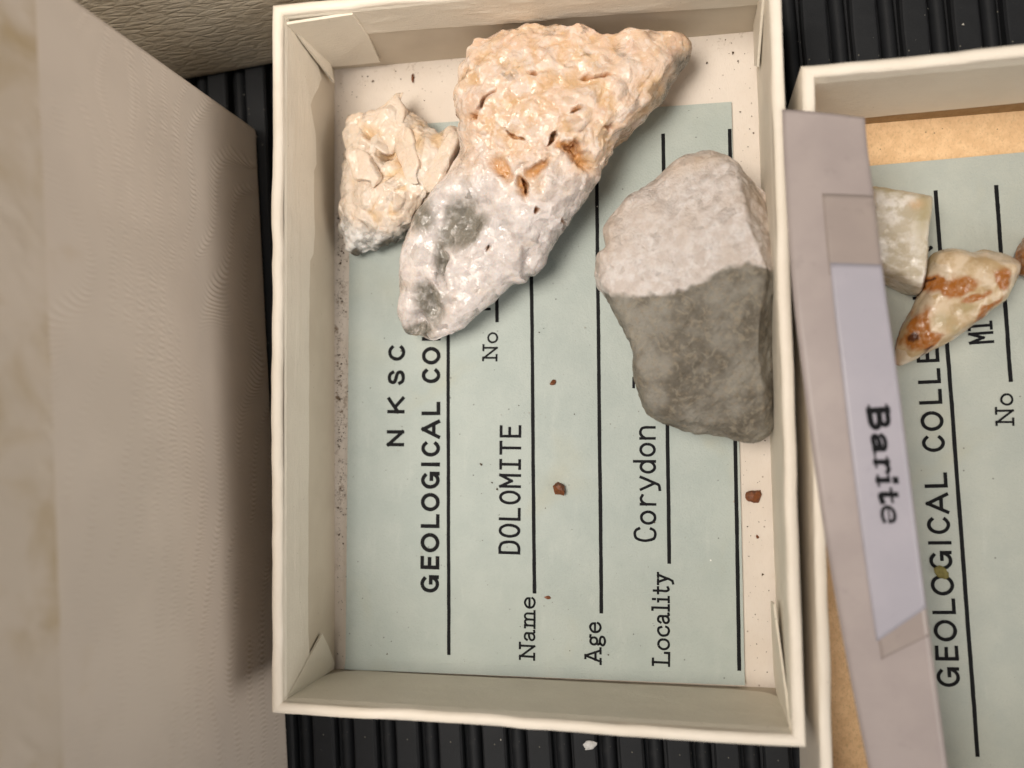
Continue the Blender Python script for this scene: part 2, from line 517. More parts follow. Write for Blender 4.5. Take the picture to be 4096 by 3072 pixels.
# wall order: 0 left (TL->BL), 1 front, 2 right, 3 back
lining(box1, 'lining_paper', Fi[0], Fi[1], Ri[0], Ri[1],
       pw([0, .04, .1, .14, .19, .2, .26, .3, .34, .345, .4, .55, .75, .93, 1], [.5, .3, .53, .42, .40, .45, .46, .44, .47, .53, .55, .55, .57, .57, .56]),
       M['lining'], 21, crumple=0.28, n=150, m=20)
lining(box1, 'lining_paper', Fi[1], Fi[2], Ri[1], Ri[2], pw([0, .03, .06, .5, .9, .97, 1], [.3, .12, .07, .1, .12, .16, .3]), M['lining'], 33, off=0.2, crumple=0.06)
lining(box1, 'lining_paper', Fi[2], Fi[3], Ri[2], Ri[3], pw([0, .06, .2, .6, 1], [.16, .08, .05, .05, .06]), M['lining'], 41, crumple=0.08)
lining(box1, 'lining_paper', Fi[3], Fi[0], Ri[3], Ri[0], pw([0, .3, .6, .8, 1], [.46, .53, .57, .6, .62]), M['lining'], 52, crumple=0.22, n=120, m=18)
# the side paper turned round the corner onto the back wall, and the folds in the corners
flap(box1, [(-29.4, 42.55, 16.2), (-29.4, 42.55, 3.2), (-28.6, 42.5, 2.4), (-26, 42.5, 2.1), (-22.0, 42.5, 2.0), (-20.9, 42.5, 9.8), (-20.7, 42.5, 15.9)], (0, -1, 0), M['lining'], off=[.9, .9, .55, .42, .36, .36, .3])
flap(box1, [(-29.5, 42.3, 16.4), (-29.5, 42.1, 4.0), (-29.5, 39.6, 2.5), (-29.5, 40.3, 6.5), (-29.5, 41.1, 11.6)], (1, 0, 0), M['lining'], off=[.35, .9, .9, .8, .6], edge=0.3)
flap(box1, [(-29.4, -42.2, 16.5), (-29.4, -36.5, 5.9), (-29.5, -38.5, 3.6), (-29.5, -41.4, 1.2), (-29.5, -42.3, 1.2)], (1, 0, 0), M['lining'], off=[.25, .5, .42, .35, .3], edge=0.3)
flap(box1, [(29.5, -42.6, 16.0), (29.6, -30.5, 9.4), (29.6, -31.0, 5.0), (29.7, -38.2, 1.0), (29.7, -41.0, 0.8), (29.7, -42.6, 3.0)][::-1], (-1, 0, 0), M['lining'], off=[.5, .5, .6, .95, 1.1, .25], edge=0.25)
flap(box1, [(29.2, 42.2, 16.2), (29.25, 34.5, 7.5), (29.3, 36.5, 3.0), (29.3, 42.3, 2.0)], (-1, 0, 0), M['lining'], off=[.3, .7, .6, .5], edge=0.3)

# ---- neighbouring box with the barite
H2 = 16.0; Z2 = -0.4
box2 = empty('specimen_box', (70, -15, MZ))
tag(box2, 'open cream box with bare tan board floor, half covered by a paper strip', 'box')
tl = np.array([at(1734, 146, H2)[0], at(1734, 146, H2)[1]])
Ro2 = [v3(32.55, 30.55, H2), v3(32.15, -58.0, H2), v3(96, -57.0, H2), v3(95, 31.3, H2)]
Ri2 = [v3(33.95, 29.15, H2), v3(33.5, -56.6, H2), v3(94.6, -55.7, H2), v3(93.7, 29.85, H2)]
Fi2 = [v3(34.1, 29.0, Z2), v3(33.65, -56.5, Z2), v3(94.5, -55.6, Z2), v3(93.6, 29.7, Z2)]
Bo2 = [v3(32.6, 30.5, MZ), v3(32.2, -58, MZ), v3(96, -57, MZ), v3(95, 31.2, MZ)]
V = np.array(list(Bo2) + [c + np.array([(-.35 if c[0] < 60 else .35), math.copysign(.35, c[1]), 0]) for c in Fi2])
obj('base', V, [(4, 5, 6, 7), (3, 2, 1, 0)], M['kraft'], box2)
for i, wl in enumerate(make_walls(box2, Fi2, Ri2, Ro2, Bo2, M['wall'], 77)): pass
for i in range(4):
    a, b = i, (i + 1) % 4
    # brown board showing below the paper on the inside
    lining(box2, 'board_lining', Fi2[a], Fi2[b], Ri2[a], Ri2[b], lambda u: 0.0, M['kraft_wall'], 90 + i, off=0.12, top=0.30 if i in (1, 2, 3) else 0.93)
    if i: lining(box2, 'lining_paper', Fi2[a], Fi2[b], Ri2[a], Ri2[b], pw([0, .5, 1], [.24, .20, .14]), M['lining'], 95 + i, off=0.22)

# ------------------------------------------------------------------ the tall boxes behind and beside
def emboss(U, Z):
    """rows of little crescents pressed into the paper, about 0.05 mm high"""
    q = np.stack([U.ravel(), Z.ravel(), np.full(U.size, 3.0)], 1)
    f1, f2, f3 = fbm(q, 19, 801, 2), fbm(q, 24, 811, 2), fbm(q, 7, 821, 2)
    u = Z.ravel() + 0.25 * U.ravel() + 13.0 * f1
    c = np.cos(u * 2 * math.pi / 4.6)
    v = U.ravel() + 5.0 * f2 + 0.75 * c
    h = np.sin(v * 2 * math.pi / 0.60) * sstep(-0.4, 0.7, c) * sstep(-0.55, 0.1, f3)
    return (0.08 * h + 0.02 * fbm(q, 2.5, 831, 2)).reshape(U.shape)

def tall_box(name, quad, z0, z1, mat, label, edge_r=0.8, bulge=0.5, seed=1, band=None):
    """closed box: four wall panels with softened edges and a top; quad counter-clockwise from above"""
    c = np.mean(quad, axis=0)
    e = empty(name, (c[0], c[1], z0)); tag(e, label, 'box')
    Q = [np.array([q[0], q[1], 0.0]) for q in quad]
    for w in range(4):
        a, b = Q[w], Q[(w + 1) % 4]
        fine = band is not None and w == band[0]
        n, m = (1000, 170) if fine else (60, 40)
        d = (b - a); L = np.linalg.norm(d); d = d / L; nr = np.array([d[1], -d[0], 0])
        us = np.linspace(0, 1, n); zs = np.linspace(0, 1, m)
        U, Z = np.meshgrid(us, zs, indexing='ij')
        dist = np.minimum(U, 1 - U) * L
        zd = np.minimum(Z, 1 - Z) * (z1 - z0)
        r = edge_r
        inn = np.where(dist < r, r - np.sqrt(np.maximum(r * r - (r - dist) ** 2, 0)), 0) * 0.9 + np.where(zd < r, r - np.sqrt(np.maximum(r * r - (r - zd) ** 2, 0)), 0) * 0.8
        q = np.stack([U.ravel() * L, Z.ravel() * (z1 - z0), np.full(U.size, w * 9.0)], 1)
        bl = bulge * np.sin(np.pi * U) * np.sin(np.pi * Z) + 0.25 * bulge * fbm(q, 30, seed + w, 2).reshape(U.shape)
        P = a[None, None] + d[None, None] * (U * L)[..., None] + nr[None, None] * (bl * np.minimum(1, dist / 4) - inn)[..., None]
        P[..., 2] = z0 + Z * (z1 - z0)
        if fine: P = P + nr[None, None] * (emboss(U * L, Z * (z1 - z0)) * sstep(0, 1.0, zd) * sstep(0, 1.0, dist))[..., None]
        obj('wall', P.reshape(-1, 3), grid_faces(n, m), mat, e, smooth=True)
        if band and w == band[0]:
            k0 = band[1]; mm = 12
            Zb = np.linspace(k0, 0.995, mm)
            Pn = P[::10]; n = len(Pn)
            P2 = np.zeros((n, mm, 3))
            for j, zz in enumerate(Zb):
                jj = zz * (m - 1); j0 = min(int(jj), m - 2); t = jj - j0
                P2[:, j] = Pn[:, j0] * (1 - t) + Pn[:, j0 + 1] * t
            P2 += nr * 0.3
            P2[0] += 0
            lo = P2[:, :1] - nr * 0.4
            obj('paper_band', np.concatenate([lo, P2], 1).reshape(-1, 3), grid_faces(n, mm + 1), M['stained'], e, smooth=False)
    V = [(q[0], q[1], z1 - 0.05) for q in quad]
    obj('top', V, [tuple(range(4))], mat, e)
    return e

pA, pB = at(556, 278, MZ), at(625, 1659, MZ)
dAB = (pB - pA) / np.linalg.norm(pB - pA); nAB = np.array([-dAB[1], dAB[0], 0])
if nAB[0] < 0: nAB = -nAB
pF = pA + dAB * 112
# counter-clockwise from above, so that wall 1 is the one facing the open box
qL = [pA - nAB * 62, pF - nAB * 62, pF, pA]
tall_box('tall_box', [q[:2] for q in qL], MZ, 58.0, M['moire'], 'tall cream box with wavy crescent embossing and a stained band near its top', seed=5, band=(2, 0.775))
qa, qb = at(400, 175, MZ), at(590, 140, MZ)
db = (qb - qa) / np.linalg.norm(qb - qa); nb = np.array([-db[1], db[0], 0])
q0, q1 = qb - db * 62, qb + db * 24
tall_box('closed_box', [q[:2] for q in (q0, q1, q1 + nb * 50, q0 + nb * 50)], MZ, 27.0, M['leather'], 'closed box in dull cream leather-grained paper behind the tall embossed box', seed=8, bulge=0.3)

# ------------------------------------------------------------------ lettering: strokes with a width, drawn as flat print
def arc(cx, cy, rx, ry, a0, a1, n=18):
    return [(cx + rx * math.cos(math.radians(a)), cy + ry * math.sin(math.radians(a))) for a in np.linspace(a0, a1, n)]

def spline(pts, k=6):
    P = [np.array(p, float) for p in pts]; P = [2 * P[0] - P[1]] + P + [2 * P[-1] - P[-2]]
    out = []
    for i in range(1, len(P) - 2):
        for t in np.linspace(0, 1, k, endpoint=False):
            a, b, c, d = P[i - 1:i + 3]
            out.append(tuple(0.5 * (2 * b + (c - a) * t + (2 * a - 5 * b + 4 * c - d) * t * t + (3 * b - a - 3 * c + d) * t ** 3)))
    return out + [tuple(P[-2])]

S_PTS = [(.63, .77), (.53, .93), (.33, 1.0), (.12, .94), (.03, .76), (.11, .6), (.33, .51), (.57, .41), (.66, .24), (.56, .06), (.33, 0), (.11, .06), (.0, .25)]
# glyph: (width, [polylines]); centre lines run between 0 and 1 in height
SANS = {
    'N': (.70, [[(0, 0), (0, 1)], [(0, 1), (.70, 0)], [(.70, 0), (.70, 1)]]),
    'K': (.68, [[(0, 0), (0, 1)], [(.64, 1), (0, .36)], [(.22, .57), (.68, 0)]]),
    'S': (.66, [spline(S_PTS)]),
    'C': (.72, [arc(.38, .5, .38, .5, 42, 318, 22)]),
    'G': (.78, [arc(.39, .5, .39, .5, 45, 335), [(.46, .44), (.78, .44), (.78, .02)]]),
    'E': (.56, [[(.56, 1), (0, 1), (0, 0), (.56, 0)], [(0, .52), (.5, .52)]]),
    'O': (.82, [arc(.41, .5, .41, .5, 0, 360, 32)]),
    'L': (.54, [[(0, 1), (0, 0), (.54, 0)]]),
    'I': (.02, [[(.01, 0), (.01, 1)]]),
    'A': (.80, [[(0, 0), (.40, 1)], [(.40, 1), (.80, 0)], [(.14, .3), (.66, .3)]]),
    'T': (.64, [[(0, 1), (.64, 1)], [(.32, 1), (.32, 0)]]),
    'M': (.76, [[(0, 0), (0, 1)], [(0, 1), (.38, .15)], [(.38, .15), (.76, 1)], [(.76, 1), (.76, 0)]]),
}
sl = .15
SLAB = {
    'N': (.92, [[(.16, 0), (.16, 1)], [(.12, 1), (.78, 0)], [(.78, 0), (.78, 1)], [(0, 0), (.34, 0)], [(0, 1), (.18, 1)], [(.62, 1), (.94, 1)]]),
    'A': (.94, [[(.14, 0), (.47, 1)], [(.47, 1), (.82, 0)], [(.24, .34), (.70, .34)], [(0, 0), (.3, 0)], [(.64, 0), (.96, 0)], [(.32, 1), (.5, 1)]]),
    'L': (.74, [[(.16, 1), (.16, 0)], [(0, 1), (.36, 1)], [(0, 0), (.74, 0), (.74, .24)]]),
    'a': (.56, [spline([(.04, .52), (.12, .64), (.28, .66), (.40, .58), (.42, .45)]), [(.42, .48), (.42, .08), (.50, 0), (.58, .02)], spline([(.42, .38), (.2, .36), (.04, .26), (.03, .1), (.15, 0), (.32, .03), (.42, .16)])]),
    'm': (.98, [[(.13, 0), (.13, .66)], [(0, .66), (.13, .66)], [(0, 0), (.27, 0)], spline([(.13, .5), (.24, .64), (.38, .66), (.47, .56), (.48, .4)]), [(.48, .42), (.48, 0)], [(.37, 0), (.60, 0)],
                spline([(.48, .5), (.58, .64), (.72, .66), (.82, .56), (.83, .4)]), [(.83, .42), (.83, 0)], [(.72, 0), (.98, 0)]]),
    'e': (.58, [[(.03, .36), (.55, .36)], spline([(.55, .36), (.52, .56), (.29, .68), (.07, .54), (.01, .33), (.08, .1), (.30, -.01), (.50, .06), (.57, .16)])]),
    'g': (.60, [arc(.26, .44, .22, .22, 0, 360, 22), [(.42, .60), (.50, .68), (.60, .66)], spline([(.12, .25), (.06, .15), (.14, .06), (.36, .03), (.52, -.06), (.5, -.22), (.28, -.3), (.06, -.24), (.02, -.1), (.14, .02)])]),
    'o': (.60, [arc(.30, .33, .29, .335, 0, 360, 24)]),
    'c': (.54, [spline([(.50, .48), (.44, .62), (.26, .67), (.06, .53), (.01, .33), (.07, .1), (.28, 0), (.46, .05), (.53, .17)])]),
    'l': (.30, [[(.15, 0), (.15, 1.02)], [(.02, 1.02), (.15, 1.02)], [(0, 0), (.31, 0)]]),
    'i': (.30, [[(.15, 0), (.15, .66)], [(.02, .66), (.15, .66)], [(0, 0), (.31, 0)], [(.15, .86), (.15, .98)]]),
    't': (.36, [spline([(.16, .92), (.16, .5), (.16, .14), (.24, .0), (.38, .05)]), [(0, .66), (.36, .66)]]),
    'y': (.62, [[(.12, .66), (.33, .08)], [(.54, .66), (.30, -.04)], [(.30, -.04), (.2, -.24), (.06, -.27)], [(0, .66), (.26, .66)], [(.42, .66), (.64, .66)]]),
}
MONO = {                                    # narrow typewriter capitals and small letters
    'D': (.52, [[(0, 0), (0, 1)], spline([(0, 1), (.26, 1), (.46, .86), (.52, .5), (.46, .14), (.26, 0), (0, 0)])]),
    'O': (.54, [arc(.27, .5, .27, .5, 0, 360, 28)]),
    'L': (.48, [[(0, 1), (0, 0), (.48, 0)]]),
    'M': (.54, [[(0, 0), (0, 1)], [(0, 1), (.27, .42)], [(.27, .42), (.54, 1)], [(.54, 1), (.54, 0)]]),
    'I': (.38, [[(.19, 0), (.19, 1)], [(0, 0), (.38, 0)], [(0, 1), (.38, 1)]]),
    'T': (.54, [[(0, 1), (.54, 1)], [(.27, 1), (.27, 0)]]),
    'E': (.46, [[(.46, 1), (0, 1), (0, 0), (.46, 0)], [(0, .54), (.38, .54)]]),
    'C': (.52, [spline([(.52, .8), (.44, .95), (.27, 1), (.08, .9), (0, .5), (.08, .1), (.27, 0), (.44, .05), (.52, .2)])]),
    'o': (.50, [arc(.25, .34, .25, .34, 0, 360, 24)]),
    'r': (.40, [[(.04, 0), (.04, .68)], spline([(.04, .44), (.14, .62), (.28, .69), (.42, .62)])]),
    'y': (.52, [[(0, .68), (.27, .04)], spline([(.54, .68), (.30, .04), (.2, -.18), (.0, -.24)])]),
    'd': (.50, [[(.48, 1.0), (.48, 0)], arc(.24, .34, .24, .34, 0, 360, 24)]),
    'n': (.48, [[(0, 0), (0, .68)], spline([(0, .46), (.12, .63), (.28, .69), (.44, .6), (.48, .4)]), [(.48, .42), (.48, 0)]]),
    ',': (.14, [[(.12, .06), (.0, -.18)]]),
}

def stroke_mesh(lines, w, V, F, fmap0):
    for ip, pl in enumerate(lines):
        up_ = 0.004 * ((len(F) * 7 + ip) % 9)
        def fmap(X, Y, up_=up_):
            q_ = fmap0(X, Y); return (q_[0], q_[1], q_[2] + up_)
        p = np.array(pl, float)
        keep = [0] + [i for i in range(1, len(p)) if np.linalg.norm(p[i] - p[i - 1]) > 1e-6]
        p = p[keep]
        if len(p) < 2: continue
        d = p[1:] - p[:-1]; d /= np.linalg.norm(d, axis=1)[:, None]
        p = p.copy(); p[0] = p[0] - d[0] * w * 0.0; p[-1] = p[-1]
        nn = np.stack([-d[:, 1], d[:, 0]], 1)
        nv = np.vstack([nn[:1], nn[1:] + nn[:-1], nn[-1:]])
        L = np.linalg.norm(nv, axis=1)[:, None]; nv = nv / np.maximum(L, 1e-6)
        mit = np.ones(len(p)); mit[1:-1] = 1 / np.maximum((nv[1:-1] * nn[1:]).sum(1), 0.45)
        b = len(V)
        ext = np.zeros_like(p)
        if np.linalg.norm(p[0] - p[-1]) > 0.02 * w: ext[0] = -d[0] * w * .5; ext[-1] = d[-1] * w * .5
        for i in range(len(p)):
            V.append(fmap(*(p[i] + ext[i] + nv[i] * mit[i] * w / 2))); V.append(fmap(*(p[i] + ext[i] - nv[i] * mit[i] * w / 2)))
        for i in range(len(p) - 1): F.append((b + 2 * i, b + 2 * i + 1, b + 2 * i + 3, b + 2 * i + 2))

def set_text(parent, text, font, sw, start, end, height, mat, surf, extents=None, gap=.3, space=.55, pitch=None, name='printed_text'):
    """text from start to end (plan points), letters rising to the left of the reading direction; surf lifts plan -> 3D"""
    s, e = np.array(start[:2]), np.array(end[:2]); L = np.linalg.norm(e - s); d = (e - s) / L; up = np.array([-d[1], d[0]])
    V, F = [], []
    cells = []
    if extents is None:
        x = 0.0
        for i, ch in enumerate(text):
            if pitch:
                w = font[ch][0] if ch != ' ' else 0
                cells.append((ch, i * pitch + (pitch - w) / 2, i * pitch + (pitch - w) / 2 + w))
                x = (i + 1) * pitch
            elif ch == ' ': x += space
            else:
                w = font[ch][0] + sw; cells.append((ch, x + sw / 2, x + w - sw / 2)); x += w + gap
        lo, hi = min(c[1] for c in cells if c[0] != ' ') - sw / 2, max(c[2] for c in cells if c[0] != ' ') + sw / 2
        kx = L / (hi - lo)
        cells = [(c, (a - lo) * kx, (b - lo) * kx) for c, a, b in cells if c != ' ']
    else:
        hw = sw * height / 2
        cells = [(c, a + hw, b - hw) for (c, a, b) in extents]
    W = sw * height
    for ch, a, b in cells:
        gw, pls = font[ch]
        kx = (b - a) / gw if gw > .05 else 1.0
        pl2 = [[(a + px * kx if gw > .05 else (a + b) / 2, W / 2 + py * (height - W)) for px, py in pl] for pl in pls]
        stroke_mesh(pl2, W, V, F, lambda X, Y: surf(*(s + d * X + up * Y)))
    V = np.array(V)
    V[:, :2] += 0.022 * np.stack([vnoise(V, 0.5, 3), vnoise(V, 0.5, 8)], 1)
    return obj(name, V, F, mat, parent)

def rule(parent, a, b, w, surf, mat, seed=0):
    a, b = np.array(a[:2]), np.array(b[:2]); n = 60
    d = (b - a) / np.linalg.norm(b - a); nn = np.array([-d[1], d[0]])
    V = []
    q = np.stack([np.linspace(0, 75, n), np.full(n, seed * 3.1), np.zeros(n)], 1)
    j1, j2, j3 = vnoise(q, 1.3, 5 + seed), vnoise(q, 1.3, 25 + seed), vnoise(q, 9, 45 + seed)
    for i in range(n):
        p = lerp(a, b, i / (n - 1)) + nn * 0.03 * j3[i]
        V += [surf(*(p + nn * (w / 2 + .02 * j1[i]))), surf(*(p - nn * (w / 2 + .02 * j2[i])))]
    return obj('ruled_line', np.array(V), [(2 * i, 2 * i + 1, 2 * i + 3, 2 * i + 2) for i in range(n - 1)], mat, parent)

ZC = 0.40                                    # top of the card in the first box
def card_mesh(corners, z, curl, seed, thick=0.26):
    TL, TR, BR, BL = [np.array(c[:2]) for c in corners]
    n, m = 40, 60
    V = np.zeros((m, n, 3))
    for i, t in enumerate(np.linspace(0, 1, m)):
        l, r = lerp(TL, BL, t), lerp(TR, BR, t)
        for j, u in enumerate(np.linspace(0, 1, n)): V[i, j, :2] = lerp(l, r, u)
        V[i, :, 2] = z + curl * sstep(0.989, 1.0, np.array([t]))[0]
    T = V.reshape(-1, 3); B = T.copy(); B[:, 2] -= thick
    F = grid_faces(m, n); F = F[:, ::-1].tolist()
    Fb = grid_faces(m, n) + m * n
    ring = list(range(n)) + [i * n + n - 1 for i in range(1, m)] + list(range(m * n - 2, (m - 1) * n - 1, -1)) + [i * n for i in range(m - 2, 0, -1)]
    side = [(ring[i], ring[i - 1], ring[i - 1] + m * n, ring[i] + m * n) for i in range(len(ring))]
    return np.vstack([T, B]), F + Fb.tolist() + side

C1 = [src(1402, 516, ZC), src(2926, 407, ZC), v3(25.66, -42.35, 0), v3(-27.85, -42.45, 0)]
card1 = empty('label_card', (-1, -5, ZC - .26))
tag(card1, 'pale green printed card reading DOLOMITE and Corydon, lying under the rocks', 'label card')
V, F = card_mesh(C1, ZC, 0.4, 1)
obj('card', V, F, M['card'], card1)

# card layout, measured once; the second card is the same print turned and moved
lift = 0.02
surf1 = lambda x, y: (x, y, ZC + lift)
g = lambda x, y: src(x, y, ZC)[:2]
A1, B1 = g(1795, 2620), g(1988, 1289)
A2, B2 = at(2112, 1630, Z2 + .45)[:2], at(2183, 830, Z2 + .45)[:2]
ang = math.atan2(*(B2 - A2)[::-1]) - math.atan2(*(B1 - A1)[::-1])
ca, sa = math.cos(ang), math.sin(ang)
def to2(p):
    q = np.array(p[:2]) - (A1 + B1) / 2
    return (A2 + B2) / 2 + np.array([ca * q[0] - sa * q[1], sa * q[0] + ca * q[1]])

def heading_extents(pts, base0, base1):
    """letter extents given as photograph rows along the base line -> millimetres from its start"""
    s = g(*base0); out = []
    for ch, y0, y1 in pts:
        f = lambda y: np.linalg.norm(g(base0[0] + (base1[0] - base0[0]) * (base0[1] - y) / (base0[1] - base1[1]), y) - s)
        out.append((ch, f(y1), f(y0)))
    return out
GEO = [('G', 2301, 2372), ('E', 2225, 2278), ('O', 2133, 2210), ('L', 2057, 2113), ('O', 1972, 2046), ('G', 1887, 1956), ('I', 1849, 1867), ('C', 1763, 1827), ('A', 1679, 1755), ('L', 1607, 1661),
       ('C', 1471, 1533), ('O', 1387, 1458), ('L', 1308, 1362), ('L', 1234, 1288), ('E', 1160, 1212), ('C', 1076, 1138), ('T', 1004, 1062), ('I', 970, 988), ('O', 878, 950), ('N', 796, 858)]
NK = [('N', 1721, 1786), ('K', 1586, 1654), ('S', 1481, 1539), ('C', 1378, 1443)]

def print_card(parent, T, surf, ink, wt):
    e = heading_extents(NK, (1616, 1786), (1622, 1378))
    set_text(parent, 'NKSC', SANS, wt, T(g(1616, 1786)), T(g(1622, 1378)), 2.50, ink, surf, extents=e)
    e = heading_extents(GEO, (1757, 2372), (1766, 796))
    set_text(parent, 'GEOLOGICAL COLLECTION', SANS, wt, T(g(1757, 2372)), T(g(1766, 796)), 2.68, ink, surf, extents=e)
    set_text(parent, 'No', SLAB, .125, T(g(1990, 1446)), T(g(1993, 1328)), 2.15, ink, surf, gap=.06)
    set_text(parent, 'Name', SLAB, .13, T(g(2141, 2643)), T(g(2143, 2388)), 2.22, ink, surf, gap=.06)
    set_text(parent, 'Age', SLAB, .13, T(g(2407, 2660)), T(g(2406, 2488)), 2.28, ink, surf, gap=.06)
    set_text(parent, 'Locality', SLAB, .13, T(g(2681, 2667)), T(g(2679, 2291)), 2.35, ink, surf, gap=.07)
    top = lambda x: (x, 516 - (x - 1402) * 0.0715 + 108)
    for i, (x0, y0, x1) in enumerate(((1795, 2620, 1790), (1988, 1289, 1986), (2138, 2374, 2121), (2406, 2454, 2385), (2677, 2255, 2653), (2957, 2683, 2919))):
        rule(parent, T(g(x0, y0)), T(g(*top(x1))), .49, surf, ink, i)

print_card(card1, lambda p: p, surf1, M['ink'], .195)
set_text(card1, 'DOLOMITE', MONO, .13, g(2081, 2218), g(2086, 1702), 3.0, M['type'], surf1, pitch=.80, name='typed_text')
set_text(card1, 'Corydon, I', MONO, .12, g(2627, 2169), g(2621, 1507), 3.0, M['type'], surf1, pitch=.74, name='typed_text')
set_text(card1, 'MI', MONO, .13, g(1963, 1241), g(1964, 1130), 3.0, M['type'], surf1, pitch=.80, name='typed_text')

ZC2 = Z2 + .45
card2 = empty('label_card', (*to2(g(2150, 1600)), ZC2 - .26))
tag(card2, 'grey-green printed card under the amber crystals in the tan-floored box', 'label card')
C2 = [C1[0] + np.array([3.6, 0, 0]), C1[1], C1[2], C1[3] + np.array([3.9, 0, 0])]      # cut a little narrower
V, F = card_mesh([to2(c) for c in C2], ZC2, 0.2, 2)
obj('card', V, F, M['card_b'], card2)
surf2 = lambda x, y: (x, y, ZC2 + lift)
print_card(card2, to2, surf2, M['ink'], .16)
set_text(card2, 'MI', MONO, .125, src(3977, 1370, ZC2), src(3969, 1283, ZC2), 2.9, M['type'], surf2, pitch=.72, name='typed_text')

# ------------------------------------------------------------------ rocks
def vnormals(V, F):
    a, b, c, d = (V[F[:, i]] for i in range(4))
    fn = np.cross(c - a, d - b)
    N = np.zeros_like(V)
    for i in range(4): np.add.at(N, F[:, i], fn)
    return N / (np.linalg.norm(N, axis=1)[:, None] + 1e-12)

def rock_shape(outline, zfun, centre, z0, top, n=360, m=120, mb=40, p=2.6, q=2.2, under=0.86):
    """closed surface: outline (photograph x, y -> plan at its own height), upper surface from top(x, y), underside resting at z0"""
    W = np.array([at(x, y, zfun(x, y), k) for x, y, k in outline])
    c = np.array(centre[:2])
    th = np.arctan2(W[:, 1] - c[1], W[:, 0] - c[0]); r = np.hypot(W[:, 0] - c[0], W[:, 1] - c[1])
    o = np.argsort(th); th, r, zz = th[o], r[o], W[o, 2]
    th = np.concatenate([th[-1:] - 2 * np.pi, th, th[:1] + 2 * np.pi]); r = np.concatenate([r[-1:], r, r[:1]]); zz = np.concatenate([zz[-1:], zz, zz[:1]])
    T = np.linspace(-np.pi, np.pi, n, endpoint=False)
    # straight chords between outline points, not arcs
    X, Y = r * np.cos(th), r * np.sin(th)
    R = np.zeros(n); ZE = np.interp(T, th, zz)
    for i, t in enumerate(T):
        k = np.searchsorted(th, t) - 1; k = min(max(k, 0), len(th) - 2)
        d = np.array([math.cos(t), math.sin(t)]); e = np.array([X[k + 1] - X[k], Y[k + 1] - Y[k]])
        den = d[0] * -e[1] + d[1] * e[0]
        R[i] = (X[k] * -e[1] + Y[k] * e[0]) / den if abs(den) > 1e-9 else r[k]
    ker = np.array([1, 2, 3, 2, 1.]); ker /= ker.sum()
    R = np.convolve(np.concatenate([R[-2:], R, R[:2]]), ker, 'valid'); ZE = np.convolve(np.concatenate([ZE[-2:], ZE, ZE[:2]]), ker, 'valid')
    rows = []
    for s in np.linspace(0.004, 1, m):
        x, y = c[0] + s * R * np.cos(T), c[1] + s * R * np.sin(T)
        w = (1 - s ** p) ** (1 / q)
        zt = top(x, y)
        rows.append(np.stack([x, y, ZE + (zt - ZE) * w], 1))
    for j in range(1, mb + 1):
        t = j / mb
        s = 1 - (1 - under) * sstep(0, .55, t) if t < .55 else under * (1 - (t - .55) / .45) + 0.004
        z = lerp(ZE, z0, sstep(0, .6, np.array([t]))[0])
        rows.append(np.stack([c[0] + s * R * np.cos(T), c[1] + s * R * np.sin(T), z + 0 * T], 1))
    V = np.concatenate(rows); F = grid_faces(m + mb, n, True)[:, ::-1]
    return V, F

def idw(pts, power=2.4):
    P = np.array([at(x, y, z) for x, y, z in pts])
    def f(x, y):
        d2 = (x[:, None] - P[None, :, 0]) ** 2 + (y[:, None] - P[None, :, 1]) ** 2 + 8.0
        w = d2 ** (-power / 2)
        return (w * P[None, :, 2]).sum(1) / w.sum(1)
    return f

def blob(V, pts, ker=None):
    """soft spots: (x, y, z, rx, ry, turn) read on the photograph, sizes in mm"""
    r = np.zeros(len(V))
    for x, y, z, rx, ry, a in pts:
        c = at(x, y, z); dx, dy = V[:, 0] - c[0], V[:, 1] - c[1]
        ca_, sa_ = math.cos(math.radians(a)), math.sin(math.radians(a))
        u, v = (ca_ * dx + sa_ * dy) / rx, (-sa_ * dx + ca_ * dy) / ry
        r = np.maximum(r, np.exp(-(u * u + v * v) * 1.2))
    return r

def finish_rock(name, V, F, disp, mat, label, z0, attrs, smooth=False, base=None, group=None):
    N = vnormals(V, F)
    keep = sstep(z0 + 0.05, z0 + 1.2, V[:, 2])
    V2 = V + N * (disp * keep)[:, None]
    V2[:, 2] = np.maximum(V2[:, 2], z0)
    c = V2.mean(0)
    o = obj(name, V2, F, mat, None, base=(c[0], c[1], z0), smooth=smooth, attrs=attrs)
    tag(o, label, 'rock', group)
    return o

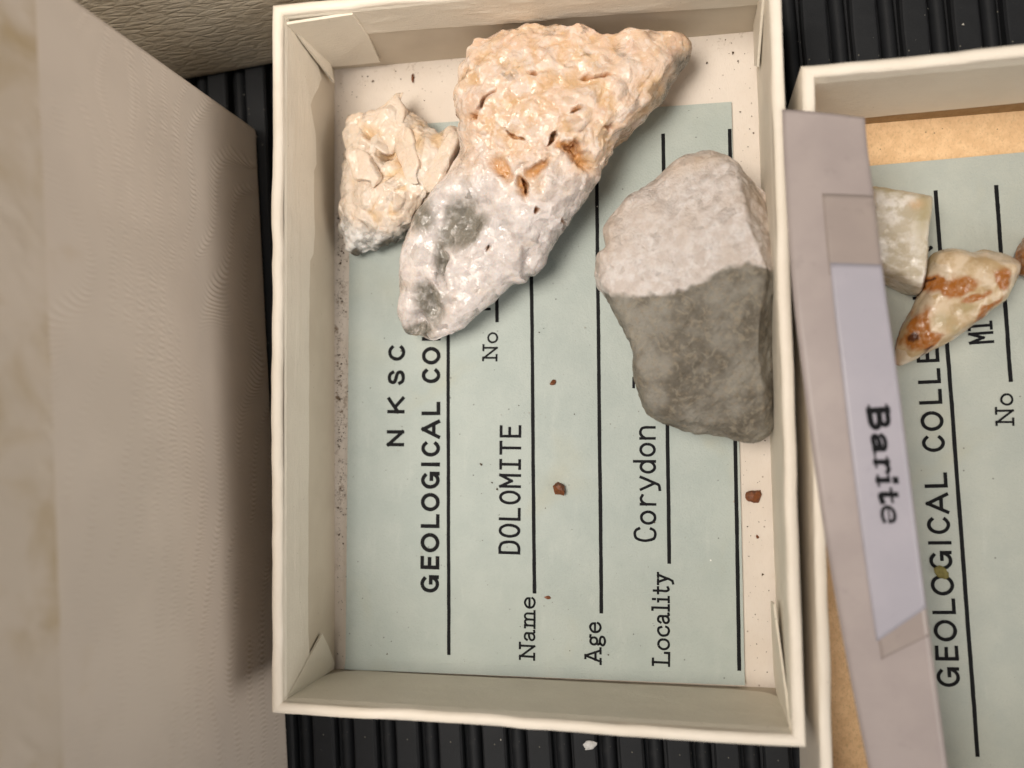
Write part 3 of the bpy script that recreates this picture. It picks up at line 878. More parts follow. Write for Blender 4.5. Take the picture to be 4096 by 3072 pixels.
# ---- long drusy dolomite
def mk_druse():
    n = Nodes('dolomite_druse')
    pe, gr, pi, cr, to = n.attr('peach'), n.attr('grey'), n.attr('pit'), n.attr('crevice'), n.attr('tone')
    f1, f2, f3 = n.noise(0.3, 4, 0.6), n.noise(0.9, 4, 0.6), n.noise(0.16, 2)
    warp = n.t.nodes.new('ShaderNodeVectorMath'); warp.operation = 'MULTIPLY_ADD'
    nz = n.t.nodes.new('ShaderNodeTexNoise'); nz.inputs['Scale'].default_value = 1.2; n.link(n.mm, nz.inputs['Vector'])
    n.link(nz.outputs['Color'], warp.inputs[0]); warp.inputs[1].default_value = (0.9, 0.9, 0.9); n.link(n.mm, warp.inputs[2])
    nor, tone = n.facets(0.6, 0.75, warp.outputs[0])
    nor2, tone2 = n.facets(1.9, 0.7, warp.outputs[0])
    c = n.mix(n.ramp(f2, 0.33, 0.67), (0.74, 0.675, 0.635), (0.60, 0.535, 0.505))
    c = n.mix(n.math('MULTIPLY', n.ramp(tone, 0.5, 0.9), 0.3), c, (0.53, 0.485, 0.46))
    c = n.mix(n.math('MULTIPLY', n.ramp(f1, 0.56, 0.68), 0.35), c, (0.66, 0.52, 0.40))
    peach = n.mix(n.ramp(tone, 0.1, 0.9), (0.71, 0.51, 0.365), (0.77, 0.62, 0.505))
    peach = n.mix(n.math('MULTIPLY', n.ramp(f1, 0.46, 0.64), 0.65), peach, (0.69, 0.46, 0.25))
    peach = n.mix(n.math('MULTIPLY', n.ramp(f3, 0.5, 0.68), 0.45), peach, (0.68, 0.47, 0.38))
    peach = n.mix(n.math('MULTIPLY', n.ramp(tone2, 0.7, 0.95), 0.4), peach, (0.82, 0.74, 0.67))
    c = n.mix(pe, c, peach)
    c = n.mix(n.math('MULTIPLY', n.math('MULTIPLY', cr, pe), 0.5), c, (0.60, 0.34, 0.13))
    c = n.mix(n.math('MULTIPLY', pi, n.ramp(f2, 0.25, 0.55, 0.55, 1.0)), c, (0.56, 0.28, 0.10))
    c = n.mix(n.math('MULTIPLY', gr, n.ramp(f2, 0.28, 0.5, 0.5, 1.0)), c, (0.22, 0.20, 0.165))
    b = n.bump(n.math('ADD', n.noise(2.2, 3, 0.6), n.math('MULTIPLY', n.voro(1.9, vec=warp.outputs[0]), -0.6)), 0.25, 0.3)
    n.link(nor, b.inputs['Normal'])
    return n.done(c, n.ramp(tone2, 0.2, 0.8, 0.12, 0.4), 0.6, 0.22, 1.2)
M['druse'] = mk_druse()

OUT1 = [(1010, 130), (1022, 108), (1040, 90), (1075, 75), (1110, 62), (1135, 55), (1160, 51), (1185, 58), (1215, 66), (1250, 62), (1290, 72), (1310, 74), (1350, 64), (1390, 61), (1415, 66), (1430, 72), (1460, 71), (1486, 80), (1491, 100), (1484, 125),
        (1470, 150), (1440, 195), (1415, 228), (1385, 250), (1350, 275), (1332, 300), (1327, 325), (1308, 360), (1290, 395), (1262, 432), (1235, 465), (1205, 515), (1180, 560), (1160, 590), (1135, 608), (1108, 615), (1085, 630), (1050, 655), (1020, 690), (1000, 708), (975, 724),
        (935, 738), (905, 735), (880, 720), (868, 700), (860, 680), (866, 640), (864, 610), (872, 580), (868, 560), (880, 520), (890, 490), (905, 455), (940, 420), (975, 385), (990, 355), (1003, 325), (998, 290), (1002, 270), (990, 240), (987, 205), (993, 170), (1000, 150)]
z1 = lambda x, y: float(np.interp(y, [50, 120, 300, 500, 735], [9.6, 8.4, 7.6, 6.4, 4.2])) + (-3.0 if x > 1380 else 0) * min(1, max(0, (x - 1380) / 60))
top1 = idw([(1060, 140, 15), (1160, 110, 15), (1280, 120, 13.5), (1400, 100, 11), (1460, 95, 9.5), (1380, 190, 12.5), (1150, 220, 16), (1250, 240, 14.5), (1050, 230, 14.5), (1100, 330, 13.2), (1180, 380, 12.6), (1240, 340, 12.8), (1060, 400, 12.8), (1000, 470, 10),
            (1110, 480, 11.8), (1180, 460, 11.5), (950, 540, 8.6), (1050, 560, 10.8), (920, 640, 8.8), (935, 690, 7.2), (1000, 640, 9.4), (1240, 430, 10.5)])
c1 = at(1115, 365, 8)
V, F = rock_shape([(x, y, K) for x, y in OUT1], z1, c1, ZC + .05, top1, n=460, m=190, mb=44, p=3.0, q=2.0, under=0.80)
peach = np.clip(sstep(-1.5, 5.0, (V[:, 1] - at(1100, 400, 12)[1]) + 0.10 * (V[:, 0] - at(1100, 400, 12)[0]) + 2.2 * fbm(V, 5, 31, 3)), 0, 1)
peach = np.maximum(peach, 0.65 * blob(V, [(1140, 380, 12.5, 4.2, 3.0, 0), (1060, 340, 12.5, 3, 2.5, 0)]))
peach *= 1 - 0.6 * blob(V, [(990, 300, 10, 2.0, 4.0, 0)])
grey = blob(V, [(985, 480, 10, 4.4, 2.6, 35), (1010, 500, 10, 3.6, 2.2, 40), (915, 470, 8, 2.4, 3.0, 60), (948, 565, 8.5, 1.3, 3.2, 0), (920, 655, 8.5, 2.3, 3.2, 10), (895, 720, 6, 2.6, 1.6, 0), (1478, 140, 7, 1.6, 3.0, -30), (1440, 190, 7, 1.0, 3.0, -35)])
grey = sstep(0.22, 0.8, grey + 0.45 * fbm(V, 2.6, 61, 4))
Vw = V + np.stack([0.9 * fbm(V, 1.8, s_, 3) for s_ in (301, 305, 309)], 1)
hollow = blob(Vw, [(1250, 335, 12.5, 2.8, 1.3, -45), (1222, 316, 12.5, 2.2, 1.0, -20), (1075, 362, 12.5, 2.6, 1.3, -50), (1125, 395, 12.5, 1.1, 2.0, 0), (1160, 365, 12.5, 2.0, 1.0, 40)])
crack = blob(Vw, [(1052, 212, 14.5, 2.2, .42, 45), (1024, 244, 14, .9, .6, 20), (1290, 155, 14, 2.4, .34, 12), (1266, 161, 14, .8, .5, 0), (1146, 148, 15, .75, .5, 0), (1240, 326, 12, 1.6, .6, -30), (1130, 402, 12, .35, 1.3, 0), (1208, 468, 11.5, .4, .8, 0),
                  (1155, 455, 11.5, .5, .5, 0), (1242, 238, 14, .9, .4, 20), (1304, 258, 13.5, .9, .3, 20), (1055, 538, 10.5, .4, .4, 0), (1120, 300, 13, 1.4, .35, -30), (1190, 300, 13.5, 1.2, .3, 50)])
pit = np.maximum(sstep(0.25, 0.95, hollow), 0.9 * sstep(0.3, 0.8, crack))
Pj = V + 0.3 * np.stack([fbm(V, 1.6, s_, 2) for s_ in (5, 6, 7)], 1)
f_a, id_a = crystals(Pj, 2.7, 117, (1.0, 1.25, 0.8))
f_b, id_b = crystals(Pj, 1.25, 131, (1.0, 1.3, 0.75))
f_c, _ = crystals(V + 0.5 * np.stack([fbm(V, 2.2, s_, 2) for s_ in (25, 26, 27)], 1), 2.6, 161, (1, 1, 1))
disp = peach * (1.25 * (0.5 - f_a) + 0.35 * (0.5 - f_b)) + (1 - peach) * (0.6 * (0.5 - f_c) + 0.14 * (0.5 - f_b)) + 0.7 * fbm(V, 6, 77, 3)
disp -= 1.0 * sstep(0.2, 1, hollow) + 1.5 * sstep(0.3, 0.9, crack)
disp -= 1.9 * blob(Vw, [(985, 485, 10, 4.4, 2.2, 35), (948, 565, 8.5, 1.1, 3.4, 0), (918, 655, 8, 1.5, 2.8, 8), (900, 705, 7, 1.2, 2.2, -10)]) + 0.8 * blob(Vw, [(1130, 560, 10, .8, 2.4, 0), (1090, 500, 11, 1.0, 2.0, 30)])
crev = sstep(0.45, 0.75, f_a)
finish_rock('dolomite_rock', V, F, disp, M['druse'], 'long knobbly white rock with peach crystal crust and orange hollows, resting across the card', ZC + .03, {'peach': peach, 'grey': grey, 'pit': pit, 'crevice': crev, 'tone': 0.65 * id_a + 0.35 * id_b}, smooth=True)

# ---- small bladed piece beside it
def mk_blades():
    n = Nodes('pale_bladed_dolomite')
    wh, dk, yl = n.attr('white'), n.attr('dark'), n.attr('yellow')
    f2 = n.noise(0.9, 4, 0.6)
    nor, tone = n.facets(0.55, 0.8, stretch=(1.0, 0.45, 1.0))
    nor2, tone2 = n.facets(1.5, 0.9)
    c = n.mix(n.ramp(tone, 0.1, 0.9), (0.74, 0.60, 0.475), (0.79, 0.68, 0.575))
    c = n.mix(n.math('MULTIPLY', n.ramp(f2, 0.5, 0.7), 0.4), c, (0.70, 0.52, 0.34))
    c = n.mix(n.math('MULTIPLY', yl, 0.7), c, (0.68, 0.44, 0.20))
    c = n.mix(wh, c, n.mix(n.ramp(tone2, 0.2, 0.8), (0.50, 0.48, 0.455), (0.78, 0.75, 0.715)))
    c = n.mix(dk, c, (0.10, 0.09, 0.07))
    b = n.bump(n.math('ADD', n.noise(2.0, 3, 0.6), n.math('MULTIPLY', n.voro(1.5), -0.6)), 0.25, 0.3)
    n.link(nor, b.inputs['Normal'])
    return n.done(c, n.ramp(tone2, 0.2, 0.8, 0.16, 0.45), 0.55, 0.15, 1.2)
M['blades'] = mk_blades()
OUT2 = [(752, 265), (762, 255), (782, 245), (800, 246), (815, 241), (832, 222), (845, 212), (862, 211), (876, 225), (884, 243), (898, 250), (915, 262), (930, 280), (948, 288), (968, 280), (990, 275), (1010, 290), (1005, 330), (990, 370), (960, 410), (930, 450), (905, 490), (882, 512), (860, 520), (836, 530), (812, 542), (790, 546), (768, 552),
        (754, 549), (746, 535), (742, 515), (735, 500), (738, 478), (736, 455), (742, 430), (740, 400), (745, 370), (748, 335), (758, 312), (750, 290)]
z2 = lambda x, y: float(np.interp(y, [210, 400, 552], [3.6, 3.4, 2.2])) + (1.4 if x > 930 else 0)
top2 = idw([(850, 240, 6.0), (790, 270, 6.6), (770, 330, 7), (830, 320, 5.4), (880, 320, 8), (940, 330, 8), (860, 400, 8.5), (790, 420, 8), (780, 490, 6.6), (840, 480, 6.8), (900, 440, 7), (765, 535, 4.5)])
c2 = at(845, 400, 4)
V, F = rock_shape([(x, y, K) for x, y in OUT2], z2, c2, ZC + .05, top2, n=330, m=130, mb=34, p=3.4, q=2.0, under=0.84)
Pj = V + 0.3 * np.stack([fbm(V, 1.6, s, 2) for s in (15, 16, 17)], 1)
f_a, _ = crystals(Pj, 3.0, 201, (1.0, 2.2, 0.7)); f_b, _ = crystals(Pj, 1.3, 231, (1.0, 1.6, 0.8))
yb = V[:, 1] - at(800, 470, 6)[1]
white = sstep(1.0, -3.0, yb + 2.0 * fbm(V, 3, 41, 3) + 0.25 * (V[:, 0] - at(800, 470, 6)[0]))
yellow = np.maximum(blob(V, [(800, 285, 6, 2.4, .9, -35), (835, 330, 6, 1.6, 1.0, 30), (865, 350, 6, 1.3, 1.0, 0), (905, 310, 7, 1.0, 1.6, 10), (915, 465, 6, 1.2, 1.4, 0), (955, 400, 6.5, 1.0, 1.5, -30)]) * 1.0, 0.9 * sstep(0.55, 0.85, f_a) * (1 - white))
darkm = blob(V, [(765, 550, 2.5, 1.6, .5, 15), (845, 528, 3.0, 3.6, 1.0, 20), (885, 508, 3.5, 2.4, 1.0, 25), (935, 450, 4, 1.2, 2.6, -30)])
darkm = sstep(0.35, 0.8, darkm + 0.2 * fbm(V, 1.2, 44, 3))
disp = (1 - white) * (0.85 * (0.5 - f_a) + 0.35 * (0.5 - f_b)) + white * (0.55 * (0.5 - f_b) + 0.3 * fbm(V, 1.1, 71, 3)) + 0.35 * fbm(V, 4, 78, 3)
disp -= 1.3 * blob(V, [(800, 288, 6, 2.2, .8, -35), (838, 335, 6, 1.4, 1.2, 30), (868, 350, 6, 1.0, 1.0, 0)])
blade_rock = finish_rock('dolomite_rock', V, F, disp, M['blades'], 'small pale peach rock of jumbled crystal blades with a white sugary foot', ZC + .03, {'white': white, 'dark': darkm, 'yellow': np.clip(yellow, 0, 1)}, smooth=True)

def blade(parent, a, b, w, t, roll, mat, seed):
    """one bevelled crystal blade from a to b (photograph x, y, height)"""
    A, B = at(*a), at(*b); d = B - A; L = np.linalg.norm(d); d /= L
    s0 = np.cross(d, [0, 0, 1.0]); s0 /= np.linalg.norm(s0); u0 = np.cross(s0, d)
    cr, sr = math.cos(math.radians(roll)), math.sin(math.radians(roll))
    s_, u_ = s0 * cr + u0 * sr, u0 * cr - s0 * sr
    V = []
    nk, ns = 22, 26
    for k in range(nk):
        f = k / (nk - 1)
        sc = (1 - abs(2 * f - 1) ** 5) ** 0.45 if 0 < k < nk - 1 else 0.02
        sc *= 1.0 - 0.25 * f
        for j in range(ns):
            a_ = 2 * math.pi * j / ns
            x, y = math.copysign(abs(math.cos(a_)) ** 0.4, math.cos(a_)) / 2, math.copysign(abs(math.sin(a_)) ** 0.55, math.sin(a_)) / 2
            V.append(A + d * (L * f + 0.5 * x * w * math.sin(seed * 2.1)) + s_ * (x * w * sc) + u_ * (y * t * sc))
    V = np.array(V)
    V = V + np.stack([0.2 * fbm(V, 1.5, 700 + seed * 7 + q_, 3) for q_ in range(3)], 1)
    F = grid_faces(nk, ns, True)
    n = len(V)
    o = obj('crystal', np.array(V), F, mat, parent, smooth=True, attrs={'white': [0.0] * n, 'dark': [0.0] * n, 'yellow': [0.05] * n})
    return o
for i, (a, b, w, t, r) in enumerate([
        ((922, 418, 6.2), (990, 285, 7.6), 3.2, 2.0, 18), ((868, 290, 5.8), (900, 385, 7.6), 3.4, 1.5, -14), ((835, 318, 5.6), (868, 212, 4.4), 4.2, 1.8, 12), ((806, 296, 5.5), (850, 330, 5.8), 2.8, 1.2, 28),
        ((785, 350, 6.4), (750, 268, 4.6), 3.6, 1.8, -8), ((800, 395, 7.6), (766, 320, 6.6), 3.8, 1.7, 8)]):
    blade(blade_rock, a, b, w, t, r, M['blades'], i)

# ---- grey block with a white crystalline cap
def mk_grey():
    n = Nodes('grey_dolostone')
    wh, br = n.attr('white'), n.attr('tan')
    f1, f2 = n.noise(0.22, 4, 0.6), n.noise(1.6, 5, 0.65)
    c = n.mix(n.ramp(f1, 0.36, 0.62), (0.135, 0.117, 0.09), (0.28, 0.26, 0.22))
    vein = n.noise(0.55, 5, 0.65, dist=1.5)
    c = n.mix(n.math('MULTIPLY', n.ramp(vein, 0.52, 0.62), 0.5), c, (0.34, 0.30, 0.23))
    c = n.mix(n.math('MULTIPLY', n.ramp(f2, 0.5, 0.66), 0.5), c, (0.29, 0.235, 0.165))
    c = n.mix(n.math('MULTIPLY', n.ramp(n.noise(3.5, 3, 0.7), 0.55, 0.7), 0.45), c, (0.11, 0.10, 0.085))
    w = n.mix(n.ramp(n.noise(0.9, 4, 0.65), 0.36, 0.64), (0.60, 0.525, 0.475), (0.72, 0.665, 0.63))
    w = n.mix(n.math('MULTIPLY', n.ramp(f1, 0.45, 0.65), 0.5), w, (0.58, 0.485, 0.41))
    w = n.mix(n.math('MULTIPLY', br, 0.8), w, (0.56, 0.42, 0.29))
    c = n.mix(wh, c, w)
    nor, tone = n.facets(0.9, 0.55)
    c = n.mix(n.math('MULTIPLY', n.math('MULTIPLY', wh, n.ramp(tone, 0.5, 0.9)), 0.3), c, (0.56, 0.48, 0.43))
    b = n.bump(n.math('ADD', n.noise(2.4, 5, 0.7), n.math('MULTIPLY', n.noise(0.5, 3), 1.4)), 0.6, 0.5)
    mxn = n.t.nodes.new('ShaderNodeMix'); mxn.data_type = 'VECTOR'; n.link(wh, mxn.inputs[0]); gg = n.t.nodes.new('ShaderNodeNewGeometry'); n.link(gg.outputs['Normal'], mxn.inputs[4]); n.link(nor, mxn.inputs[5]); n.link(mxn.outputs[1], b.inputs['Normal'])
    return n.done(c, n.ramp(wh, 0, 1, 0.62, 0.4), 0.35, 0.08, 0.6)
M['greyrock'] = mk_grey()
O3 = [(110, 620), (140, 590), (165, 570), (160, 490), (180, 450), (200, 410), (235, 360), (270, 320), (340, 280), (420, 225), (500, 160), (535, 125), (570, 100), (640, 95), (715, 85), (750, 105), (780, 125), (850, 190), (920, 225), (970, 280), (1010, 330), (1035, 430), (1042, 560), (1040, 640), (1047, 760), (1040, 830), (1034, 900), (1030, 1000), (1030, 1100), (1028, 1250), (1022, 1400), (1020, 1470),
      (985, 1515), (960, 1540), (910, 1560), (840, 1555), (770, 1520), (700, 1510), (640, 1500), (560, 1485), (500, 1465), (440, 1450), (400, 1440), (350, 1390), (330, 1320), (305, 1270), (300, 1180), (285, 1080), (240, 970), (200, 900), (170, 840), (150, 800), (120, 770), (112, 700)]
O3 = [((2300 + x / 1.2758), (550 + y / 1.2758), 1.0) for x, y in O3]
z3 = lambda x, y: 7.0 if y * 0 == 0 and x < 2.95e3 else 8.5
def plane3(a, b, c):
    A, B, C = at(*a), at(*b), at(*c); n_ = np.cross(B - A, C - A); return lambda x, y: A[2] - (n_[0] * (x - A[0]) + n_[1] * (y - A[1])) / n_[2]
PL = [plane3((1330, 620, 13.5), (1480, 590, 16.5), (1640, 560, 16.5)),                      # low tilt kept by the caps below
      plane3((1420, 640, 15.6), (1620, 590, 16.4), (1540, 930, 9.5)),
      plane3((1350, 600, 14.0), (1620, 560, 16.2), (1500, 350, 10.0)),
      plane3((1640, 580, 15.6), (1635, 850, 12.4), (1688, 720, 8.0)),
      plane3((1640, 580, 15.8), (1600, 400, 12.0), (1688, 560, 9.0)),
      plane3((1320, 480, 12.2), (1305, 640, 11.6), (1400, 880, 11.6)),
      plane3((1400, 880, 11.4), (1640, 930, 10.2), (1560, 945, 7.5))]
top3 = lambda x, y: np.min([pl(x, y) for pl in PL[1:]], axis=0)
c3 = at(1505, 640, 8)
V, F = rock_shape(O3, lambda x, y: 7.0, c3, ZC + .05, top3, n=360, m=170, mb=40, p=22, q=1.3, under=0.9)
BND = [(1293, 612), (1330, 626), (1375, 632), (1420, 630), (1457, 626), (1500, 612), (1535, 598), (1568, 574), (1610, 570), (1640, 575), (1688, 590)]
Bw = np.array([at(x, y, 14.5) for x, y in BND])
line = np.interp(V[:, 0], Bw[:, 0], Bw[:, 1])
dl = V[:, 1] - line + 0.35 * fbm(V, 1.5, 55, 3)
white = sstep(-0.45, 0.35, dl + 0.5 * fbm(V, 0.8, 57, 2))
tan = np.maximum(blob(V, [(1650, 430, 11, 2.2, 4.0, 25), (1670, 520, 10, 1.4, 4.0, 0), (1310, 520, 9, 1.6, 5, -20), (1500, 360, 9, 6, 1.6, 10)]), 0) * (0.6 + 0.4 * fbm(V, 1.5, 66, 3))
f_b, _ = crystals(V, 1.6, 331, (1, 1.2, .8))
disp = white * (0.28 * (0.5 - f_b) + 0.6 * fbm(V, 3.2, 71, 3) + 0.25) + (1 - white) * (0.45 * fbm(V * np.array([1, .7, 1]), 3.6, 72, 4) + 0.5 * np.abs(fbm(V @ np.array([[.8, .6, 0], [-.6, .8, 0], [0, 0, 1.]]) * np.array([1, .35, 1]), 1.5, 74, 3))) + 0.3 * fbm(V, 7, 79, 2)
finish_rock('dolomite_rock', V, F, disp, M['greyrock'], 'blocky dull grey rock with a white crystalline cap, leaning on the box wall', ZC + .03, {'white': white, 'tan': np.clip(tan, 0, 1)}, smooth=True)

# ---- the barite pieces in the second box
def mk_barite(name, c1, c2, cs, cd):
    n = Nodes(name)
    st, dk, ol = n.attr('stain'), n.attr('dark'), n.attr('olive')
    f1, f2 = n.noise(0.4, 4, 0.6), n.noise(1.4, 4, 0.65)
    nor, tone = n.facets(0.42, 0.35)
    c = n.mix(n.ramp(f1, 0.40, 0.60), c1, c2)
    c = n.mix(n.math('MULTIPLY', n.ramp(tone, 0.5, 0.8), 0.35), c, (0.74, 0.68, 0.60))
    c = n.mix(n.math('MULTIPLY', ol, 0.8), c, (0.36, 0.30, 0.16))
    c = n.mix(n.math('MULTIPLY', st, n.ramp(f2, 0.3, 0.55, 0.6, 1.0)), c, cs)
    c = n.mix(dk, c, cd)
    b = n.bump(n.math('ADD', f2, n.noise(0.8, 3)), 0.25, 0.3)
    n.link(nor, b.inputs['Normal'])
    return n.done(c, 0.24, 0.5, 0.2, 1.0, (1, .8, .5))
M['barite_w'] = mk_barite('milky_barite', (0.47, 0.405, 0.30), (0.72, 0.67, 0.60), (0.58, 0.38, 0.22), (0.2, 0.1, 0.04))
M['barite_b'] = mk_barite('stained_barite', (0.44, 0.315, 0.17), (0.62, 0.49, 0.34), (0.33, 0.115, 0.02), (0.08, 0.025, 0.01))
zz_ = lambda x, y: (3400 + x / 2.0733, 700 + y / 2.0733, 1.0)
def D_(x, y): return ((3400 + x / 2.0733) / K, (700 + y / 2.0733) / K)
OW = [(120, 110), (180, 105), (300, 125), (420, 150), (540, 172), (660, 190), (662, 260), (655, 330), (640, 450), (620, 560), (612, 700), (600, 850), (590, 940), (575, 1000), (500, 985), (430, 950), (300, 880), (200, 830), (140, 800), (110, 500), (110, 300)]
zb0 = ZC2
V, F = rock_shape([zz_(*q) for q in OW], lambda x, y: zb0 + 3.2, at(*D_(390, 550), 4), zb0 + .03, lambda x, y: np.minimum(7.0 + 0 * x, 6.8 - 0.05 * (y - at(*D_(390, 550), 5)[1])), n=220, m=90, mb=24, p=14, q=1.2, under=0.93)
fa, _ = crystals(V, 3.2, 401, (1, 1, 2.0))
ol = np.maximum(blob(V, [(*D_(600, 300), 6, 1.2, 5, -6), (*D_(400, 950), 5, 5, .9, -20), (*D_(280, 120), 5, 4, .8, -10)]), 0)
finish_rock('barite_fragment', V, F, 0.25 * (0.5 - fa) + 0.15 * fbm(V, 2, 402, 3), M['barite_w'], 'milky white cleavage fragment half hidden under the Barite paper strip', zb0 + .02,
            {'stain': 0.7 * blob(V, [(*D_(540, 250), 6, .9, .7, 0)]), 'dark': np.zeros(len(V)), 'olive': ol})
OBR = [(740, 620), (790, 605), (840, 600), (920, 625), (990, 650), (1040, 640), (1090, 625), (1170, 640), (1250, 660), (1330, 695), (1400, 735), (1395, 780), (1380, 830), (1340, 930), (1290, 1020), (1190, 1110), (1080, 1200), (960, 1290), (860, 1360), (740, 1425), (640, 1470), (560, 1510), (480, 1550), (420, 1580), (390, 1595), (372, 1540), (375, 1480), (400, 1350), (450, 1230), (510, 1130), (555, 1030), (590, 950), (605, 860), (625, 780), (650, 690), (690, 645)]
tb = idw([(*D_(840, 680), 8.2), (*D_(1200, 720), 7.6), (*D_(1000, 900), 8.6), (*D_(700, 1000), 8.0), (*D_(1150, 1000), 6.8), (*D_(850, 1250), 7.0), (*D_(550, 1350), 6.2), (*D_(470, 1500), 4.8), (*D_(640, 850), 7.0)])
V, F = rock_shape([zz_(*q) for q in OBR], lambda x, y: zb0 + 3.4, at(*D_(880, 1050), 4), zb0 + .03, tb, n=260, m=110, mb=28, p=7, q=1.4, under=0.9)
fa, _ = crystals(V, 3.4, 431, (1, 1, 1.6)); fb_, _ = crystals(V, 1.2, 441)
Vq = V + np.stack([1.1 * fbm(V, 2.0, s_, 3) for s_ in (601, 605, 609)], 1)
stn = blob(Vq, [(*D_(860, 920), 8, 2.6, 1.2, 10), (*D_(740, 900), 8, 1.3, 1.0, 0), (*D_(580, 1240), 6.5, 1.3, 2.1, -12), (*D_(540, 1340), 6.3, 1.5, 1.2, 0), (*D_(1240, 850), 7, 1.4, 1.3, -30), (*D_(650, 1370), 6, 1.6, .9, 20), (*D_(400, 1580), 4.5, .7, .7, 0), (*D_(1130, 1120), 6, 2.5, .5, 40), (*D_(1020, 1030), 7, 1.4, .6, 20)])
stn = sstep(0.16, 0.60, stn + 0.25 * fbm(V, 1.3, 451, 3))
drk = sstep(0.35, 0.75, blob(Vq, [(*D_(535, 1325), 6.4, .8, .6, 0), (*D_(730, 880), 8, .5, .35, 0), (*D_(640, 1430), 5.5, .7, .4, 20)]) + 0.3 * fbm(V, .8, 461, 2))
olv = blob(V, [(*D_(640, 720), 6, 1.0, 3.0, -25), (*D_(480, 1180), 5, .8, 3.5, -28), (*D_(1300, 1000), 5, .8, 3, -40), (*D_(760, 1200), 7, 1.2, .9, 0), (*D_(870, 1275), 6.8, .6, .6, 0), (*D_(960, 1100), 7, 1.2, .9, 20)])
finish_rock('barite_fragment', V, F, 0.35 * (0.5 - fa) + 0.3 * stn * (0.5 - fb_) + 0.2 * fbm(V, 2.5, 472, 3), M['barite_b'], 'honey-coloured fragment blotched with rusty brown, touching the milky fragment', zb0 + .02, {'stain': stn, 'dark': drk, 'olive': 0.8 * olv})
ORR = [(2195, 575), (2198, 545), (2208, 520), (2222, 505), (2250, 500), (2285, 520), (2300, 560), (2280, 600), (2240, 605), (2210, 590)]
V, F = rock_shape([(x, y, K) for x, y in ORR], lambda x, y: zb0 + 2.4, at(2246, 555, 3), zb0 + .03, lambda x, y: 5.5 + 0 * x, n=120, m=50, mb=18, p=5, q=1.6)
fa, _ = crystals(V, 1.6, 501)
finish_rock('barite_fragment', V, F, 0.5 * (0.5 - fa) + 0.2 * fbm(V, 1.5, 512, 3), M['barite_b'], 'dark rust-red fragment just touching the tip of the honey-coloured one', zb0 + .02, {'stain': np.full(len(V), .95), 'dark': sstep(-.1, .5, fbm(V, 1.5, 520, 3)), 'olive': np.zeros(len(V))})

# ------------------------------------------------------------------ paper strip with the Barite label
LE = [(1690, 236), (1692, 300), (1697, 400), (1705, 530), (1716, 660), (1735, 820), (1757, 990), (1790, 1205), (1830, 1430), (1876, 1659), (1925, 1880)]
RE = [(1868, 254), (1873, 310), (1885, 405), (1901, 535), (1918, 665), (1938, 805), (1961, 985), (1990, 1220), (2018, 1440), (2047, 1659), (2075, 1880)]
tt = np.linspace(0, 1, len(LE))
zst = [17.15, 17.4, 18.2, 19.4, 20.4, 21.0, 21.0, 20.2, 19.0, 17.8, 16.8]
PLs = np.array([at(x, y, z + 0.35) for (x, y), z in zip(LE, zst)]); PRs = np.array([at(x, y, z) for (x, y), z in zip(RE, zst)])
cum = np.concatenate([[0], np.cumsum(np.linalg.norm(np.diff((PLs + PRs) / 2, axis=0), axis=1))]); SLEN = cum[-1]
def cr_interp(P, s):
    i = int(np.clip(np.searchsorted(cum, s) - 1, 0, len(cum) - 2)); t = (s - cum[i]) / (cum[i + 1] - cum[i])
    p0, p1, p2, p3 = P[max(i - 1, 0)], P[i], P[i + 1], P[min(i + 2, len(P) - 1)]
    return 0.5 * (2 * p1 + (p2 - p0) * t + (2 * p0 - 5 * p1 + 4 * p2 - p3) * t * t + (3 * p1 - p0 - 3 * p2 + p3) * t ** 3)
def sheet(u, s, lift_=0.0):
    l, r = cr_interp(PLs, s), cr_interp(PRs, s)
    p = lerp(l, r, u); p[2] += 0.25 * math.sin(math.pi * u) + lift_
    return p
def s_of(y, edge=RE):                        # row on the photograph -> length along the strip
    return float(np.interp(y, [e[1] for e in edge], cum))
strip = empty('paper_strip', sheet(.5, 0))
tag(strip, 'long aged paper strip with a white Barite label, arching across both box rims', 'label strip')
def patch(name, su, mat, lift_, n=14, m=60, thick=0.12):
    """su(u, t) -> (u, s)"""
    V = np.array([sheet(*su(u, t), lift_) for t in np.linspace(0, 1, m) for u in np.linspace(0, 1, n)])
    o = obj(name, V, grid_faces(m, n)[:, ::-1].tolist(), mat, strip, smooth=True); solidify(o, thick, 1 if False else -1)
    return o
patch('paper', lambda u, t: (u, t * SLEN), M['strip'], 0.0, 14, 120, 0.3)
uL = .43
patch('tape', lambda u, t: (lerp(uL - .02, .996, u), lerp(s_of(424), s_of(600), t)), M['tape'], 0.025, 10, 16, 0.05)
patch('tape', lambda u, t: (lerp(uL - .03, .996, u), lerp(s_of(1270), lerp(s_of(1430), s_of(1372), u), t)), M['tape'], 0.025, 10, 16, 0.05)
patch('label', lambda u, t: (lerp(uL - .05 * t, .992, u), lerp(s_of(572), lerp(s_of(1392), s_of(1312), u), t)), M['label'], 0.06, 12, 60, 0.07)
